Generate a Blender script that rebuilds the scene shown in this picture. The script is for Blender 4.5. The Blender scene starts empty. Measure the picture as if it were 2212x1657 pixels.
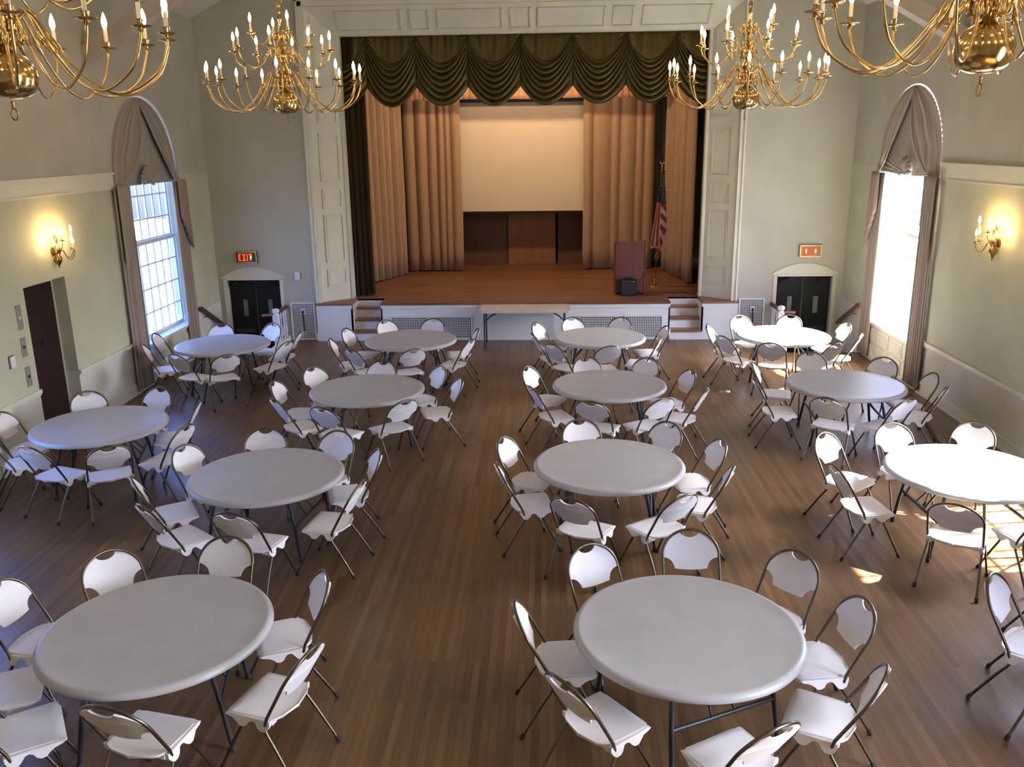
import bpy, math, random
from math import sin, cos, pi, sqrt, radians, atan2, hypot
from mathutils import Vector, Matrix

C = bpy.context.scene.collection
S = bpy.context.scene
random.seed(7)

# ------------------------------------------------------------------ camera
F_PX, W_PX = 1879.0, 2212.0
CAM_H, PITCH, YAW, ROLL = 3.892, radians(15.59), radians(-2.38), radians(-0.77)
cam_d = bpy.data.cameras.new('camera')
cam_d.sensor_width = 36.0
cam_d.lens = F_PX / W_PX * 36.0
cam_d.clip_end = 200
cam = bpy.data.objects.new('camera', cam_d)
C.objects.link(cam)
_f = Vector((sin(YAW) * cos(PITCH), cos(YAW) * cos(PITCH), -sin(PITCH)))
_r = Vector((cos(YAW), -sin(YAW), 0))
_u = _r.cross(_f)
_r2 = _r * cos(ROLL) + _u * sin(ROLL)
_u2 = _u * cos(ROLL) - _r * sin(ROLL)
cam.matrix_world = Matrix((( _r2.x, _u2.x, -_f.x, 0), (_r2.y, _u2.y, -_f.y, 0), (_r2.z, _u2.z, -_f.z, CAM_H), (0, 0, 0, 1)))
S.camera = cam

# ------------------------------------------------------------------ light and exposure
S.view_settings.view_transform = 'Standard'
S.view_settings.look = 'None'
S.view_settings.gamma = 1.0
S.view_settings.use_curve_mapping = False
S.view_settings.exposure = 0.0
cy = S.cycles
cy.use_denoising = True
cy.max_bounces = 7
cy.diffuse_bounces = 4
cy.glossy_bounces = 3
cy.transmission_bounces = 4
cy.transparent_max_bounces = 8
cy.sample_clamp_indirect = 40.0
cy.caustics_reflective = False
cy.caustics_refractive = False

SUN_DIR = Vector((1.0, 0.16, 1.06)).normalized()     # towards the sun
HAZE = 45.0
world = bpy.data.worlds.new('sky')
S.world = world
world.use_nodes = True
wn = world.node_tree
wn.nodes.clear()
_sky = wn.nodes.new('ShaderNodeTexSky')
_sky.sky_type = 'NISHITA'
_sky.sun_disc = False
_sky.sun_elevation = math.asin(SUN_DIR.z)
_sky.sun_rotation = atan2(SUN_DIR.x, SUN_DIR.y)
_sky.air_density = 1.0
_sky.dust_density = 3.0
_sky.ozone_density = 1.5
_bg = wn.nodes.new('ShaderNodeBackground')
_bg.inputs['Strength'].default_value = 2.0
_wo = wn.nodes.new('ShaderNodeOutputWorld')
_tint = wn.nodes.new('ShaderNodeMixRGB')               # cooler daylight: the photo is balanced for the lamps
_tint.blend_type = 'MULTIPLY'
_tint.inputs[0].default_value = 1.0
_tint.inputs[2].default_value = (0.80, 0.98, 1.75, 1)
wn.links.new(_sky.outputs[0], _tint.inputs[1])
# bright haze in the sky on the sun's side
_tc = wn.nodes.new('ShaderNodeTexCoord')
_dt = wn.nodes.new('ShaderNodeVectorMath')
_dt.operation = 'DOT_PRODUCT'
_dt.inputs[1].default_value = Vector((1.0, 0.10, 0.75)).normalized()
wn.links.new(_tc.outputs['Generated'], _dt.inputs[0])
_cl = wn.nodes.new('ShaderNodeMath')
_cl.operation = 'MAXIMUM'
_cl.inputs[1].default_value = 0.0
wn.links.new(_dt.outputs['Value'], _cl.inputs[0])
_pw = wn.nodes.new('ShaderNodeMath')
_pw.operation = 'POWER'
_pw.inputs[1].default_value = 7.0
wn.links.new(_cl.outputs[0], _pw.inputs[0])
_hz = wn.nodes.new('ShaderNodeMixRGB')
_hz.blend_type = 'ADD'
_hz.inputs[2].default_value = (HAZE * 1.0, HAZE * 0.95, HAZE * 0.84, 1)
wn.links.new(_pw.outputs[0], _hz.inputs[0])
wn.links.new(_tint.outputs[0], _hz.inputs[1])
wn.links.new(_hz.outputs[0], _bg.inputs['Color'])
wn.links.new(_bg.outputs[0], _wo.inputs['Surface'])

sun_d = bpy.data.lights.new('sun', 'SUN')
sun_d.energy = 120.0
sun_d.angle = radians(0.8)
sun_d.color = (1.0, 0.95, 0.86)
sun = bpy.data.objects.new('sun', sun_d)
C.objects.link(sun)
sun.rotation_euler = SUN_DIR.to_track_quat('Z', 'Y').to_euler()
sun.location = (15, 10, 15)

WALL_L, WALL_R, WALL_F, WALL_B = -6.645, 5.827, 17.3, -3.0
MID = (WALL_L + WALL_R) / 2
WIN_Y = (14.69, 8.41)                                  # window centres on the left wall
WIN_YR = (14.69, 8.41, 2.13)                          # and on the right wall

def area_light(name, loc, target, sx, sy, energy, color, portal=False, spread=None):
    d = bpy.data.lights.new(name, 'AREA')
    d.shape = 'RECTANGLE'
    d.size, d.size_y, d.energy, d.color = sx, sy, energy, color
    if spread:
        d.spread = spread
    if portal:
        d.cycles.is_portal = True
    o = bpy.data.objects.new(name, d)
    C.objects.link(o)
    o.location = loc
    o.rotation_euler = (Vector(loc) - Vector(target)).to_track_quat('Z', 'Y').to_euler()
    return o

for _y in WIN_YR:                                     # sampling portals in the window openings
    if _y in WIN_Y:
        area_light('window_portal', (WALL_L - 0.32, _y, 2.7), (0, _y, 2.7), 2.5, 4.2, 1, (1, 1, 1), True)
    area_light('window_portal', (WALL_R + 0.32, _y, 2.7), (0, _y, 2.7), 2.5, 4.2, 1, (1, 1, 1), True)
STAGE_WARM = (1.0, 0.66, 0.38)
area_light('stage_border_light', (MID, 18.75, 5.75), (MID, 22.0, 2.9), 2.2, 0.25, 130, STAGE_WARM)
area_light('stage_border_light', (MID, 20.9, 6.2), (MID, 22.2, 1.2), 4.5, 0.25, 60, STAGE_WARM)

# ------------------------------------------------------------------ helpers
class MB:
    """Collects shapes and links them as ONE mesh object."""
    def __init__(self):
        self.v, self.f = [], []
    def add(self, vs, fs):
        n = len(self.v)
        self.v += [tuple(p) for p in vs]
        self.f += [tuple(i + n for i in q) for q in fs]
        return self
    def box(self, x0, x1, y0, y1, z0, z1):
        vs = [(x, y, z) for z in (z0, z1) for y in (y0, y1) for x in (x0, x1)]
        return self.add(vs, [(0, 2, 3, 1), (4, 5, 7, 6), (0, 1, 5, 4), (2, 6, 7, 3), (0, 4, 6, 2), (1, 3, 7, 5)])
    def obox(self, o, a, b, c):
        o, a, b, c = Vector(o), Vector(a), Vector(b), Vector(c)
        if a.cross(b).dot(c) < 0:
            a, b = b, a
        vs = [o, o + a, o + b, o + a + b, o + c, o + a + c, o + b + c, o + a + b + c]
        return self.add(vs, [(0, 2, 3, 1), (4, 5, 7, 6), (0, 1, 5, 4), (2, 6, 7, 3), (0, 4, 6, 2), (1, 3, 7, 5)])
    def tube(self, pts, r, n=8, cap=True, closed=False):
        pts = [Vector(p) for p in pts]
        m = len(pts)
        rs = r if isinstance(r, (list, tuple)) else [r] * m
        vs, up = [], None
        for i, p in enumerate(pts):
            if closed:
                t = pts[(i + 1) % m] - pts[i - 1]
            else:
                t = pts[min(i + 1, m - 1)] - pts[max(i - 1, 0)]
            t.normalize()
            if up is None:
                up = Vector((0, 0, 1)) if abs(t.z) < 0.9 else Vector((1, 0, 0))
            x = t.cross(up)
            if x.length < 1e-6:
                x = t.orthogonal()
            x.normalize()
            up = x.cross(t).normalized()
            for k in range(n):
                a = 2 * pi * k / n
                vs.append(p + x * (rs[i] * cos(a)) + up * (rs[i] * sin(a)))
        fs = []
        for i in range(m if closed else m - 1):
            j = (i + 1) % m
            for k in range(n):
                l = (k + 1) % n
                fs.append((i * n + k, i * n + l, j * n + l, j * n + k))
        if cap and not closed:
            fs.append(tuple(range(n - 1, -1, -1)))
            fs.append(tuple((m - 1) * n + k for k in range(n)))
        return self.add(vs, fs)
    def lathe(self, prof, n=24, o=(0, 0, 0), scallop=0.0, sc_n=0):
        vs, fs = [], []
        m = len(prof)
        for r, z in prof:
            for k in range(n):
                a = 2 * pi * k / n
                rr = r * (1 + scallop * cos(sc_n * a)) if sc_n else r
                vs.append((o[0] + rr * cos(a), o[1] + rr * sin(a), o[2] + z))
        for i in range(m - 1):
            for k in range(n):
                l = (k + 1) % n
                fs.append((i * n + k, i * n + l, (i + 1) * n + l, (i + 1) * n + k))
        if prof[0][0] > 1e-6:
            fs.append(tuple(range(n - 1, -1, -1)))
        if prof[-1][0] > 1e-6:
            fs.append(tuple((m - 1) * n + k for k in range(n)))
        return self.add(vs, fs)
    def prism(self, poly, fn):
        """poly = 2-D outline; fn(p, side) -> 3-D point for side 0 and 1."""
        n = len(poly)
        vs = [fn(p, 0) for p in poly] + [fn(p, 1) for p in poly]
        fs = [tuple(range(n - 1, -1, -1)), tuple(range(n, 2 * n))]
        fs += [(i, (i + 1) % n, n + (i + 1) % n, n + i) for i in range(n)]
        return self.add(vs, fs)
    def grid(self, fn, nu, nv):
        vs = [fn(i / nu, j / nv) for j in range(nv + 1) for i in range(nu + 1)]
        fs = [(j * (nu + 1) + i, j * (nu + 1) + i + 1, (j + 1) * (nu + 1) + i + 1, (j + 1) * (nu + 1) + i)
              for j in range(nv) for i in range(nu)]
        return self.add(vs, fs)
    def slab(self, top, bot, nu, nv):
        """closed shell between two height grids of the same size"""
        n = len(self.v)
        self.grid(top, nu, nv)
        k = len(self.v)
        vs = [bot(i / nu, j / nv) for j in range(nv + 1) for i in range(nu + 1)]
        w = nu + 1
        fs = [(j * w + i, (j + 1) * w + i, (j + 1) * w + i + 1, j * w + i + 1) for j in range(nv) for i in range(nu)]
        self.add(vs, fs)
        ring = [i for i in range(w)] + [j * w + nu for j in range(1, nv + 1)] + \
               [nv * w + i for i in range(nu - 1, -1, -1)] + [j * w for j in range(nv - 1, 0, -1)]
        for a in range(len(ring)):
            p, q = ring[a], ring[(a + 1) % len(ring)]
            self.f.append((n + q, n + p, k + p, k + q))
        return self
    def mesh(self, name, mat, smooth=None):
        me = bpy.data.meshes.new(name)
        me.from_pydata(self.v, [], self.f)
        me.materials.append(mat)
        if smooth:
            me.polygons.foreach_set('use_smooth', [True] * len(me.polygons))
            me.set_sharp_from_angle(angle=radians(smooth))
        me.update()
        return me
    def build(self, name, mat, parent=None, smooth=None, loc=(0, 0, 0), rz=0.0):
        o = bpy.data.objects.new(name, self.mesh(name, mat, smooth))
        C.objects.link(o)
        o.parent = parent
        o.location = loc
        o.rotation_euler.z = rz
        return o

def tag(o, label, cat, group=None, kind=None):
    o['label'], o['category'] = label, cat
    if group:
        o['group'] = group
    if kind:
        o['kind'] = kind
    return o

def empty(name, loc, rz=0.0):
    o = bpy.data.objects.new(name, None)
    o.empty_display_size = 0.1
    C.objects.link(o)
    o.location = loc
    o.rotation_euler.z = rz
    return o

def struct(o):
    o['kind'] = 'structure'
    return o

def copy_tree(o, parent=None):
    c = o.copy()
    C.objects.link(c)
    c.parent = parent
    for ch in o.children:
        copy_tree(ch, c)
    return c

def solid(o, t, offset=0.0):
    m = o.modifiers.new('thickness', 'SOLIDIFY')
    m.thickness, m.offset = t, offset
    return o

def bez(p0, p1, p2, p3, t):
    a, b, c, d = (1 - t) ** 3, 3 * t * (1 - t) ** 2, 3 * t * t * (1 - t), t ** 3
    return tuple(a * p0[i] + b * p1[i] + c * p2[i] + d * p3[i] for i in range(len(p0)))

def spline(pts, n=8):
    """Catmull-Rom through the points"""
    P = [Vector(p) for p in pts]
    out = []
    for i in range(len(P) - 1):
        a, b, c, d = P[max(i - 1, 0)], P[i], P[i + 1], P[min(i + 2, len(P) - 1)]
        for k in range(n):
            t = k / n
            out.append(0.5 * ((2 * b) + (c - a) * t + (2 * a - 5 * b + 4 * c - d) * t * t + (3 * b - 3 * c + d - a) * t ** 3))
    out.append(P[-1])
    return out

# ------------------------------------------------------------------ materials
def principled(name, color, rough=0.5, metal=0.0, spec=0.5, sheen=0.0, coat=0.0):
    m = bpy.data.materials.new(name)
    m.use_nodes = True
    b = m.node_tree.nodes['Principled BSDF']
    b.inputs['Base Color'].default_value = (*color, 1)
    b.inputs['Roughness'].default_value = rough
    b.inputs['Metallic'].default_value = metal
    b.inputs['Specular IOR Level'].default_value = spec
    if sheen:
        b.inputs['Sheen Weight'].default_value = sheen
    if coat:
        b.inputs['Coat Weight'].default_value = coat
    return m

def noisy(name, c1, c2, scale=3.0, rough=0.5, detail=4.0, bump=0.0, bscale=60.0, lo=0.35, hi=0.65, stretch=(1, 1, 1), **kw):
    """procedural two-tone noise with an optional fine bump"""
    m = principled(name, c1, rough, **kw)
    nt = m.node_tree
    b = nt.nodes['Principled BSDF']
    tc = nt.nodes.new('ShaderNodeTexCoord')
    mp = nt.nodes.new('ShaderNodeMapping')
    mp.inputs['Scale'].default_value = stretch
    nt.links.new(tc.outputs['Object'], mp.inputs['Vector'])
    nz = nt.nodes.new('ShaderNodeTexNoise')
    nz.inputs['Scale'].default_value = scale
    nz.inputs['Detail'].default_value = detail
    nt.links.new(mp.outputs[0], nz.inputs['Vector'])
    rp = nt.nodes.new('ShaderNodeValToRGB')
    rp.color_ramp.elements[0].position, rp.color_ramp.elements[1].position = lo, hi
    rp.color_ramp.elements[0].color = (*c1, 1)
    rp.color_ramp.elements[1].color = (*c2, 1)
    nt.links.new(nz.outputs['Fac'], rp.inputs[0])
    nt.links.new(rp.outputs[0], b.inputs['Base Color'])
    if bump:
        n2 = nt.nodes.new('ShaderNodeTexNoise')
        n2.inputs['Scale'].default_value = bscale
        nt.links.new(mp.outputs[0], n2.inputs['Vector'])
        bp = nt.nodes.new('ShaderNodeBump')
        bp.inputs['Strength'].default_value = bump
        bp.inputs['Distance'].default_value = 0.01
        nt.links.new(n2.outputs['Fac'], bp.inputs['Height'])
        nt.links.new(bp.outputs[0], b.inputs['Normal'])
    return m

def emit(name, color, strength):
    m = bpy.data.materials.new(name)
    m.use_nodes = True
    nt = m.node_tree
    nt.nodes.clear()
    e = nt.nodes.new('ShaderNodeEmission')
    e.inputs['Color'].default_value = (*color, 1)
    e.inputs['Strength'].default_value = strength
    o = nt.nodes.new('ShaderNodeOutputMaterial')
    nt.links.new(e.outputs[0], o.inputs['Surface'])
    return m

def planks(name, along, width, length, cols, rough, seam=0.25):
    """strip flooring: brick texture laid along x or y, wood grain noise on top"""
    m = principled(name, cols[0], rough)
    nt = m.node_tree
    b = nt.nodes['Principled BSDF']
    tc = nt.nodes.new('ShaderNodeTexCoord')
    mp = nt.nodes.new('ShaderNodeMapping')
    if along == 'y':
        mp.inputs['Rotation'].default_value = (0, 0, radians(90))
    nt.links.new(tc.outputs['Object'], mp.inputs['Vector'])
    br = nt.nodes.new('ShaderNodeTexBrick')
    br.offset, br.offset_frequency = 0.37, 2
    br.inputs['Scale'].default_value = 1.0
    br.inputs['Brick Width'].default_value = length
    br.inputs['Row Height'].default_value = width
    br.inputs['Mortar Size'].default_value = 0.0018
    br.inputs['Mortar Smooth'].default_value = 0.3
    br.inputs['Bias'].default_value = 0.0
    br.inputs['Color1'].default_value = (0, 0, 0, 1)
    br.inputs['Color2'].default_value = (1, 1, 1, 1)
    br.inputs['Mortar'].default_value = (0.5, 0.5, 0.5, 1)
    nt.links.new(mp.outputs[0], br.inputs['Vector'])
    mp2 = nt.nodes.new('ShaderNodeMapping')
    mp2.inputs['Scale'].default_value = (1.2, 14, 1) if along == 'x' else (14, 1.2, 1)
    nt.links.new(tc.outputs['Object'], mp2.inputs['Vector'])
    nz = nt.nodes.new('ShaderNodeTexNoise')
    nz.inputs['Scale'].default_value = 2.2
    nz.inputs['Detail'].default_value = 6
    nt.links.new(mp2.outputs[0], nz.inputs['Vector'])
    ad = nt.nodes.new('ShaderNodeMath')
    ad.operation = 'MULTIPLY_ADD'
    ad.inputs[1].default_value = 0.55
    nt.links.new(br.outputs['Color'], ad.inputs[0])
    sc = nt.nodes.new('ShaderNodeMath')
    sc.operation = 'MULTIPLY'
    sc.inputs[1].default_value = 0.5
    nt.links.new(nz.outputs['Fac'], sc.inputs[0])
    nt.links.new(sc.outputs[0], ad.inputs[2])
    rp = nt.nodes.new('ShaderNodeValToRGB')
    el = rp.color_ramp.elements
    el[0].position, el[0].color = 0.12, (*cols[0], 1)
    el[1].position, el[1].color = 0.85, (*cols[2], 1)
    e2 = el.new(0.45)
    e2.color = (*cols[1], 1)
    nt.links.new(ad.outputs[0], rp.inputs[0])
    mx = nt.nodes.new('ShaderNodeMixRGB')
    mx.blend_type = 'MULTIPLY'
    mx.inputs[2].default_value = (seam, seam * 0.9, seam * 0.8, 1)
    nt.links.new(br.outputs['Fac'], mx.inputs[0])
    nt.links.new(rp.outputs[0], mx.inputs[1])
    # large soft wear
    wz = nt.nodes.new('ShaderNodeTexNoise')
    wz.inputs['Scale'].default_value = 0.7
    wz.inputs['Detail'].default_value = 5
    nt.links.new(tc.outputs['Object'], wz.inputs['Vector'])
    rr = nt.nodes.new('ShaderNodeMapRange')
    rr.inputs['From Min'].default_value, rr.inputs['From Max'].default_value = 0.35, 0.65
    rr.inputs['To Min'].default_value, rr.inputs['To Max'].default_value = rough - 0.05, rough + 0.1
    nt.links.new(wz.outputs['Fac'], rr.inputs['Value'])
    nt.links.new(rr.outputs[0], b.inputs['Roughness'])
    nt.links.new(mx.outputs[0], b.inputs['Base Color'])
    bp = nt.nodes.new('ShaderNodeBump')
    bp.inputs['Strength'].default_value = 0.12
    bp.inputs['Distance'].default_value = 0.003
    bp.invert = True
    nt.links.new(br.outputs['Fac'], bp.inputs['Height'])
    nt.links.new(bp.outputs[0], b.inputs['Normal'])
    return m

def glass(name, tint=(1, 1, 1), refl=0.08):
    m = bpy.data.materials.new(name)
    m.use_nodes = True
    nt = m.node_tree
    nt.nodes.clear()
    t = nt.nodes.new('ShaderNodeBsdfTransparent')
    t.inputs['Color'].default_value = (*tint, 1)
    g = nt.nodes.new('ShaderNodeBsdfGlossy')
    g.inputs['Roughness'].default_value = 0.02
    lw = nt.nodes.new('ShaderNodeLayerWeight')
    lw.inputs['Blend'].default_value = 0.15
    ml = nt.nodes.new('ShaderNodeMath')
    ml.operation = 'MULTIPLY'
    ml.inputs[1].default_value = refl * 4
    nt.links.new(lw.outputs['Fresnel'], ml.inputs[0])
    mx = nt.nodes.new('ShaderNodeMixShader')
    nt.links.new(ml.outputs[0], mx.inputs[0])
    nt.links.new(t.outputs[0], mx.inputs[1])
    nt.links.new(g.outputs[0], mx.inputs[2])
    o = nt.nodes.new('ShaderNodeOutputMaterial')
    nt.links.new(mx.outputs[0], o.inputs['Surface'])
    return m

def two_tone_wall(name, low, mid, high, z1, z2):
    """painted plaster: three paints split at the chair rail and at the picture band"""
    m = principled(name, mid, 0.7, spec=0.3)
    nt = m.node_tree
    b = nt.nodes['Principled BSDF']
    tc = nt.nodes.new('ShaderNodeTexCoord')
    sp = nt.nodes.new('ShaderNodeSeparateXYZ')
    nt.links.new(tc.outputs['Object'], sp.inputs[0])
    def gt(z):
        g = nt.nodes.new('ShaderNodeMath')
        g.operation = 'GREATER_THAN'
        g.inputs[1].default_value = z
        nt.links.new(sp.outputs['Z'], g.inputs[0])
        return g
    m1 = nt.nodes.new('ShaderNodeMixRGB')
    m1.inputs[1].default_value, m1.inputs[2].default_value = (*low, 1), (*mid, 1)
    nt.links.new(gt(z1).outputs[0], m1.inputs[0])
    m2 = nt.nodes.new('ShaderNodeMixRGB')
    m2.inputs[2].default_value = (*high, 1)
    nt.links.new(gt(z2).outputs[0], m2.inputs[0])
    nt.links.new(m1.outputs[0], m2.inputs[1])
    nz = nt.nodes.new('ShaderNodeTexNoise')
    nz.inputs['Scale'].default_value = 1.6
    nz.inputs['Detail'].default_value = 6
    nt.links.new(tc.outputs['Object'], nz.inputs['Vector'])
    mr = nt.nodes.new('ShaderNodeMapRange')
    mr.inputs['From Min'].default_value, mr.inputs['From Max'].default_value = 0.3, 0.7
    mr.inputs['To Min'].default_value, mr.inputs['To Max'].default_value = 0.90, 1.05
    nt.links.new(nz.outputs['Fac'], mr.inputs['Value'])
    mm = nt.nodes.new('ShaderNodeMixRGB')
    mm.blend_type = 'MULTIPLY'
    mm.inputs[0].default_value = 1.0
    nt.links.new(m2.outputs[0], mm.inputs[1])
    nt.links.new(mr.outputs[0], mm.inputs[2])
    nt.links.new(mm.outputs[0], b.inputs['Base Color'])
    n2 = nt.nodes.new('ShaderNodeTexNoise')
    n2.inputs['Scale'].default_value = 9
    n2.inputs['Detail'].default_value = 8
    nt.links.new(tc.outputs['Object'], n2.inputs['Vector'])
    bp = nt.nodes.new('ShaderNodeBump')
    bp.inputs['Strength'].default_value = 0.15
    bp.inputs['Distance'].default_value = 0.02
    nt.links.new(n2.outputs['Fac'], bp.inputs['Height'])
    nt.links.new(bp.outputs[0], b.inputs['Normal'])
    return m

M = {}
M['wall'] = two_tone_wall('plaster_wall', (0.64, 0.63, 0.55), (0.52, 0.52, 0.375), (0.475, 0.455, 0.365), 0.82, 3.38)
M['wall_far'] = noisy('plaster_far', (0.50, 0.485, 0.395), (0.455, 0.44, 0.355), 1.6, 0.75, bump=0.2, bscale=9)
M['ceiling'] = noisy('ceiling_plaster', (0.68, 0.65, 0.59), (0.64, 0.61, 0.55), 1.2, 0.8, bump=0.1, bscale=12)
M['trim'] = noisy('painted_trim', (0.69, 0.68, 0.555), (0.65, 0.64, 0.52), 2.5, 0.45)
M['trim_white'] = noisy('white_trim', (0.78, 0.78, 0.75), (0.73, 0.73, 0.70), 2.5, 0.45)
M['floor'] = planks('hall_floor_strips', 'y', 0.057, 1.35, ((0.085, 0.042, 0.017), (0.128, 0.066, 0.026), (0.180, 0.100, 0.041)), 0.36, 0.55)
M['floor'].node_tree.nodes['Principled BSDF'].inputs['Specular IOR Level'].default_value = 0.55
M['stage_floor'] = planks('stage_floor_boards', 'x', 0.08, 1.6, ((0.13, 0.052, 0.024), (0.20, 0.085, 0.04), (0.27, 0.125, 0.06)), 0.36, 0.5)
M['wood_nosing'] = noisy('stained_nosing', (0.20, 0.09, 0.04), (0.28, 0.135, 0.06), 6, 0.4, stretch=(1, 8, 8))
M['beam'] = noisy('painted_beam', (0.50, 0.44, 0.37), (0.45, 0.39, 0.33), 3, 0.7)
M['dark'] = noisy('stage_black', (0.02, 0.018, 0.016), (0.035, 0.03, 0.026), 3, 0.9)
M['chair_plastic'] = noisy('chair_white_plastic', (0.83, 0.81, 0.785), (0.79, 0.77, 0.75), 9, 0.42, bump=0.04, bscale=240)
M['bronze'] = noisy('bronze_tube', (0.125, 0.105, 0.072), (0.165, 0.138, 0.095), 20, 0.30, metal=0.9)
M['rubber'] = noisy('black_rubber', (0.018, 0.017, 0.016), (0.03, 0.028, 0.026), 40, 0.7)
M['table_plastic'] = noisy('table_speckled_plastic', (0.41, 0.41, 0.395), (0.445, 0.445, 0.43), 4, 0.38, bump=0.05, bscale=180)
M['charcoal'] = noisy('charcoal_steel', (0.030, 0.033, 0.040), (0.045, 0.048, 0.056), 12, 0.4, metal=0.3)
M['brass'] = noisy('polished_brass', (0.62, 0.44, 0.19), (0.56, 0.39, 0.165), 8, 0.16, metal=1.0)
M['brass_old'] = noisy('antique_brass', (0.42, 0.27, 0.10), (0.32, 0.20, 0.075), 14, 0.3, metal=1.0)
M['candle'] = noisy('candle_sleeve', (0.80, 0.72, 0.58), (0.76, 0.68, 0.54), 20, 0.5)
M['bulb'] = emit('bulb_lit', (1.0, 0.70, 0.38), 66.0)
M['bulb_sconce'] = emit('bulb_sconce_lit', (1.0, 0.66, 0.28), 220.0)
M['bulb_off'] = glass('bulb_clear_glass', (0.9, 0.88, 0.82), 0.25)
M['glass'] = glass('window_glass', (0.96, 0.98, 1.0), 0.08)
M['valance'] = noisy('olive_satin', (0.072, 0.052, 0.018), (0.055, 0.040, 0.013), 5, 0.33, spec=0.9)
M['valance'].node_tree.nodes['Principled BSDF'].inputs['Specular Tint'].default_value = (0.85, 0.68, 0.30, 1)
M['leg_drape'] = noisy('brown_velvet', (0.026, 0.017, 0.008), (0.038, 0.025, 0.011), 30, 0.9, sheen=0.08, spec=0.1)
M['tan_drape'] = noisy('tan_velvet', (0.40, 0.255, 0.145), (0.35, 0.22, 0.12), 22, 0.8, sheen=0.35, stretch=(1, 1, 0.15))
M['border_drape'] = noisy('peach_border', (0.48, 0.25, 0.13), (0.42, 0.22, 0.11), 10, 0.8, sheen=0.2)
M['screen'] = noisy('projection_screen', (0.66, 0.56, 0.42), (0.63, 0.535, 0.40), 2, 0.8)
M['panel_wood'] = noisy('back_wall_panel', (0.27, 0.115, 0.060), (0.32, 0.14, 0.072), 3, 0.55, stretch=(6, 6, 0.6))
M['panel_dark'] = noisy('back_wall_panel_dark', (0.12, 0.056, 0.030), (0.15, 0.070, 0.038), 3, 0.55, stretch=(6, 6, 0.6))
M['mahogany'] = noisy('mahogany_veneer', (0.125, 0.035, 0.025), (0.17, 0.050, 0.034), 3, 0.4, stretch=(10, 10, 0.7))
M['black_plastic'] = noisy('black_vinyl', (0.008, 0.009, 0.011), (0.014, 0.015, 0.018), 60, 0.6, spec=0.25, bump=0.1, bscale=300)
M['door_black'] = noisy('black_door_paint', (0.010, 0.0095, 0.009), (0.013, 0.012, 0.011), 3, 0.55, spec=0.25)
M['door_maroon'] = noisy('maroon_door_paint', (0.018, 0.007, 0.006), (0.024, 0.009, 0.008), 3, 0.55, spec=0.25)
M['wired_glass'] = noisy('frosted_wired_glass', (0.16, 0.19, 0.17), (0.20, 0.23, 0.21), 12, 0.3)
M['steel'] = noisy('brushed_steel_plate', (0.40, 0.38, 0.33), (0.34, 0.32, 0.28), 30, 0.45, metal=0.6)
M['rail_wood'] = noisy('dark_rail_wood', (0.075, 0.035, 0.020), (0.11, 0.052, 0.028), 8, 0.4, stretch=(1, 6, 6))
M['hole'] = principled('vent_shadow_black', (0.012, 0.012, 0.012), 0.9)
M['swag'] = None
def striped_fabric(name, cols, scale, axis=1):
    """woven stripes running down the cloth (object space)"""
    m = principled(name, cols[0], 0.85, sheen=0.2)
    nt = m.node_tree
    b = nt.nodes['Principled BSDF']
    uv = nt.nodes.new('ShaderNodeUVMap')
    sp = nt.nodes.new('ShaderNodeSeparateXYZ')
    nt.links.new(uv.outputs[0], sp.inputs[0])
    ml = nt.nodes.new('ShaderNodeMath')
    ml.operation = 'MULTIPLY'
    ml.inputs[1].default_value = scale
    nt.links.new(sp.outputs['X'], ml.inputs[0])
    fr = nt.nodes.new('ShaderNodeMath')
    fr.operation = 'FRACT'
    nt.links.new(ml.outputs[0], fr.inputs[0])
    rp = nt.nodes.new('ShaderNodeValToRGB')
    rp.color_ramp.interpolation = 'CONSTANT'
    el = rp.color_ramp.elements
    el[0].position, el[0].color = 0.0, (*cols[0], 1)
    el[1].position, el[1].color = 0.30, (*cols[1], 1)
    for p, c in ((0.48, cols[0]), (0.62, cols[2]), (0.85, cols[0])):
        e = el.new(p)
        e.color = (*c, 1)
    nt.links.new(fr.outputs[0], rp.inputs[0])
    nt.links.new(rp.outputs[0], b.inputs['Base Color'])
    return m

M['swag'] = striped_fabric('striped_drapery', ((0.34, 0.29, 0.24), (0.33, 0.215, 0.165), (0.22, 0.195, 0.165)), 5.0)
M['fan'] = noisy('pleated_shade_cloth', (0.36, 0.325, 0.275), (0.32, 0.29, 0.245), 12, 0.85)

M['swag_plain'] = noisy('plain_drapery', (0.34, 0.29, 0.24), (0.30, 0.25, 0.205), 8, 0.85)

def grid_uv(mb, fn, nu, nv):
    """grid whose UVs run 0..1; remembered for build_uv"""
    mb.grid(fn, nu, nv)
    mb.uv = getattr(mb, 'uv', []) + [(i / nu, j / nv) for j in range(nv + 1) for i in range(nu + 1)]
    return mb

def build_uv(mb, name, mat, parent=None, smooth=60, thick=0.01, **kw):
    o = mb.build(name, mat, parent, smooth, **kw)
    me = o.data
    l = me.uv_layers.new(name='UVMap')
    for p in me.loops:
        l.data[p.index].uv = mb.uv[p.vertex_index]
    if thick:
        solid(o, thick)
    return o

# ------------------------------------------------------------------ room shell
Z_WALL, SLOPE = 6.19, 0.49
def roof_z(x):
    return Z_WALL + SLOPE * min(x - WALL_L, WALL_R - x)

WELL_Y = 16.05
WELL_L, WELL_R = -5.30, 4.48
fl = MB()
fl.box(WALL_L - 0.3, WALL_R + 0.3, WALL_B, WELL_Y, -0.12, 0)
fl.box(WELL_L, WELL_R, WELL_Y, WALL_F + 0.1, -0.12, 0)
struct(fl.build('floor', M['floor']))

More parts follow.
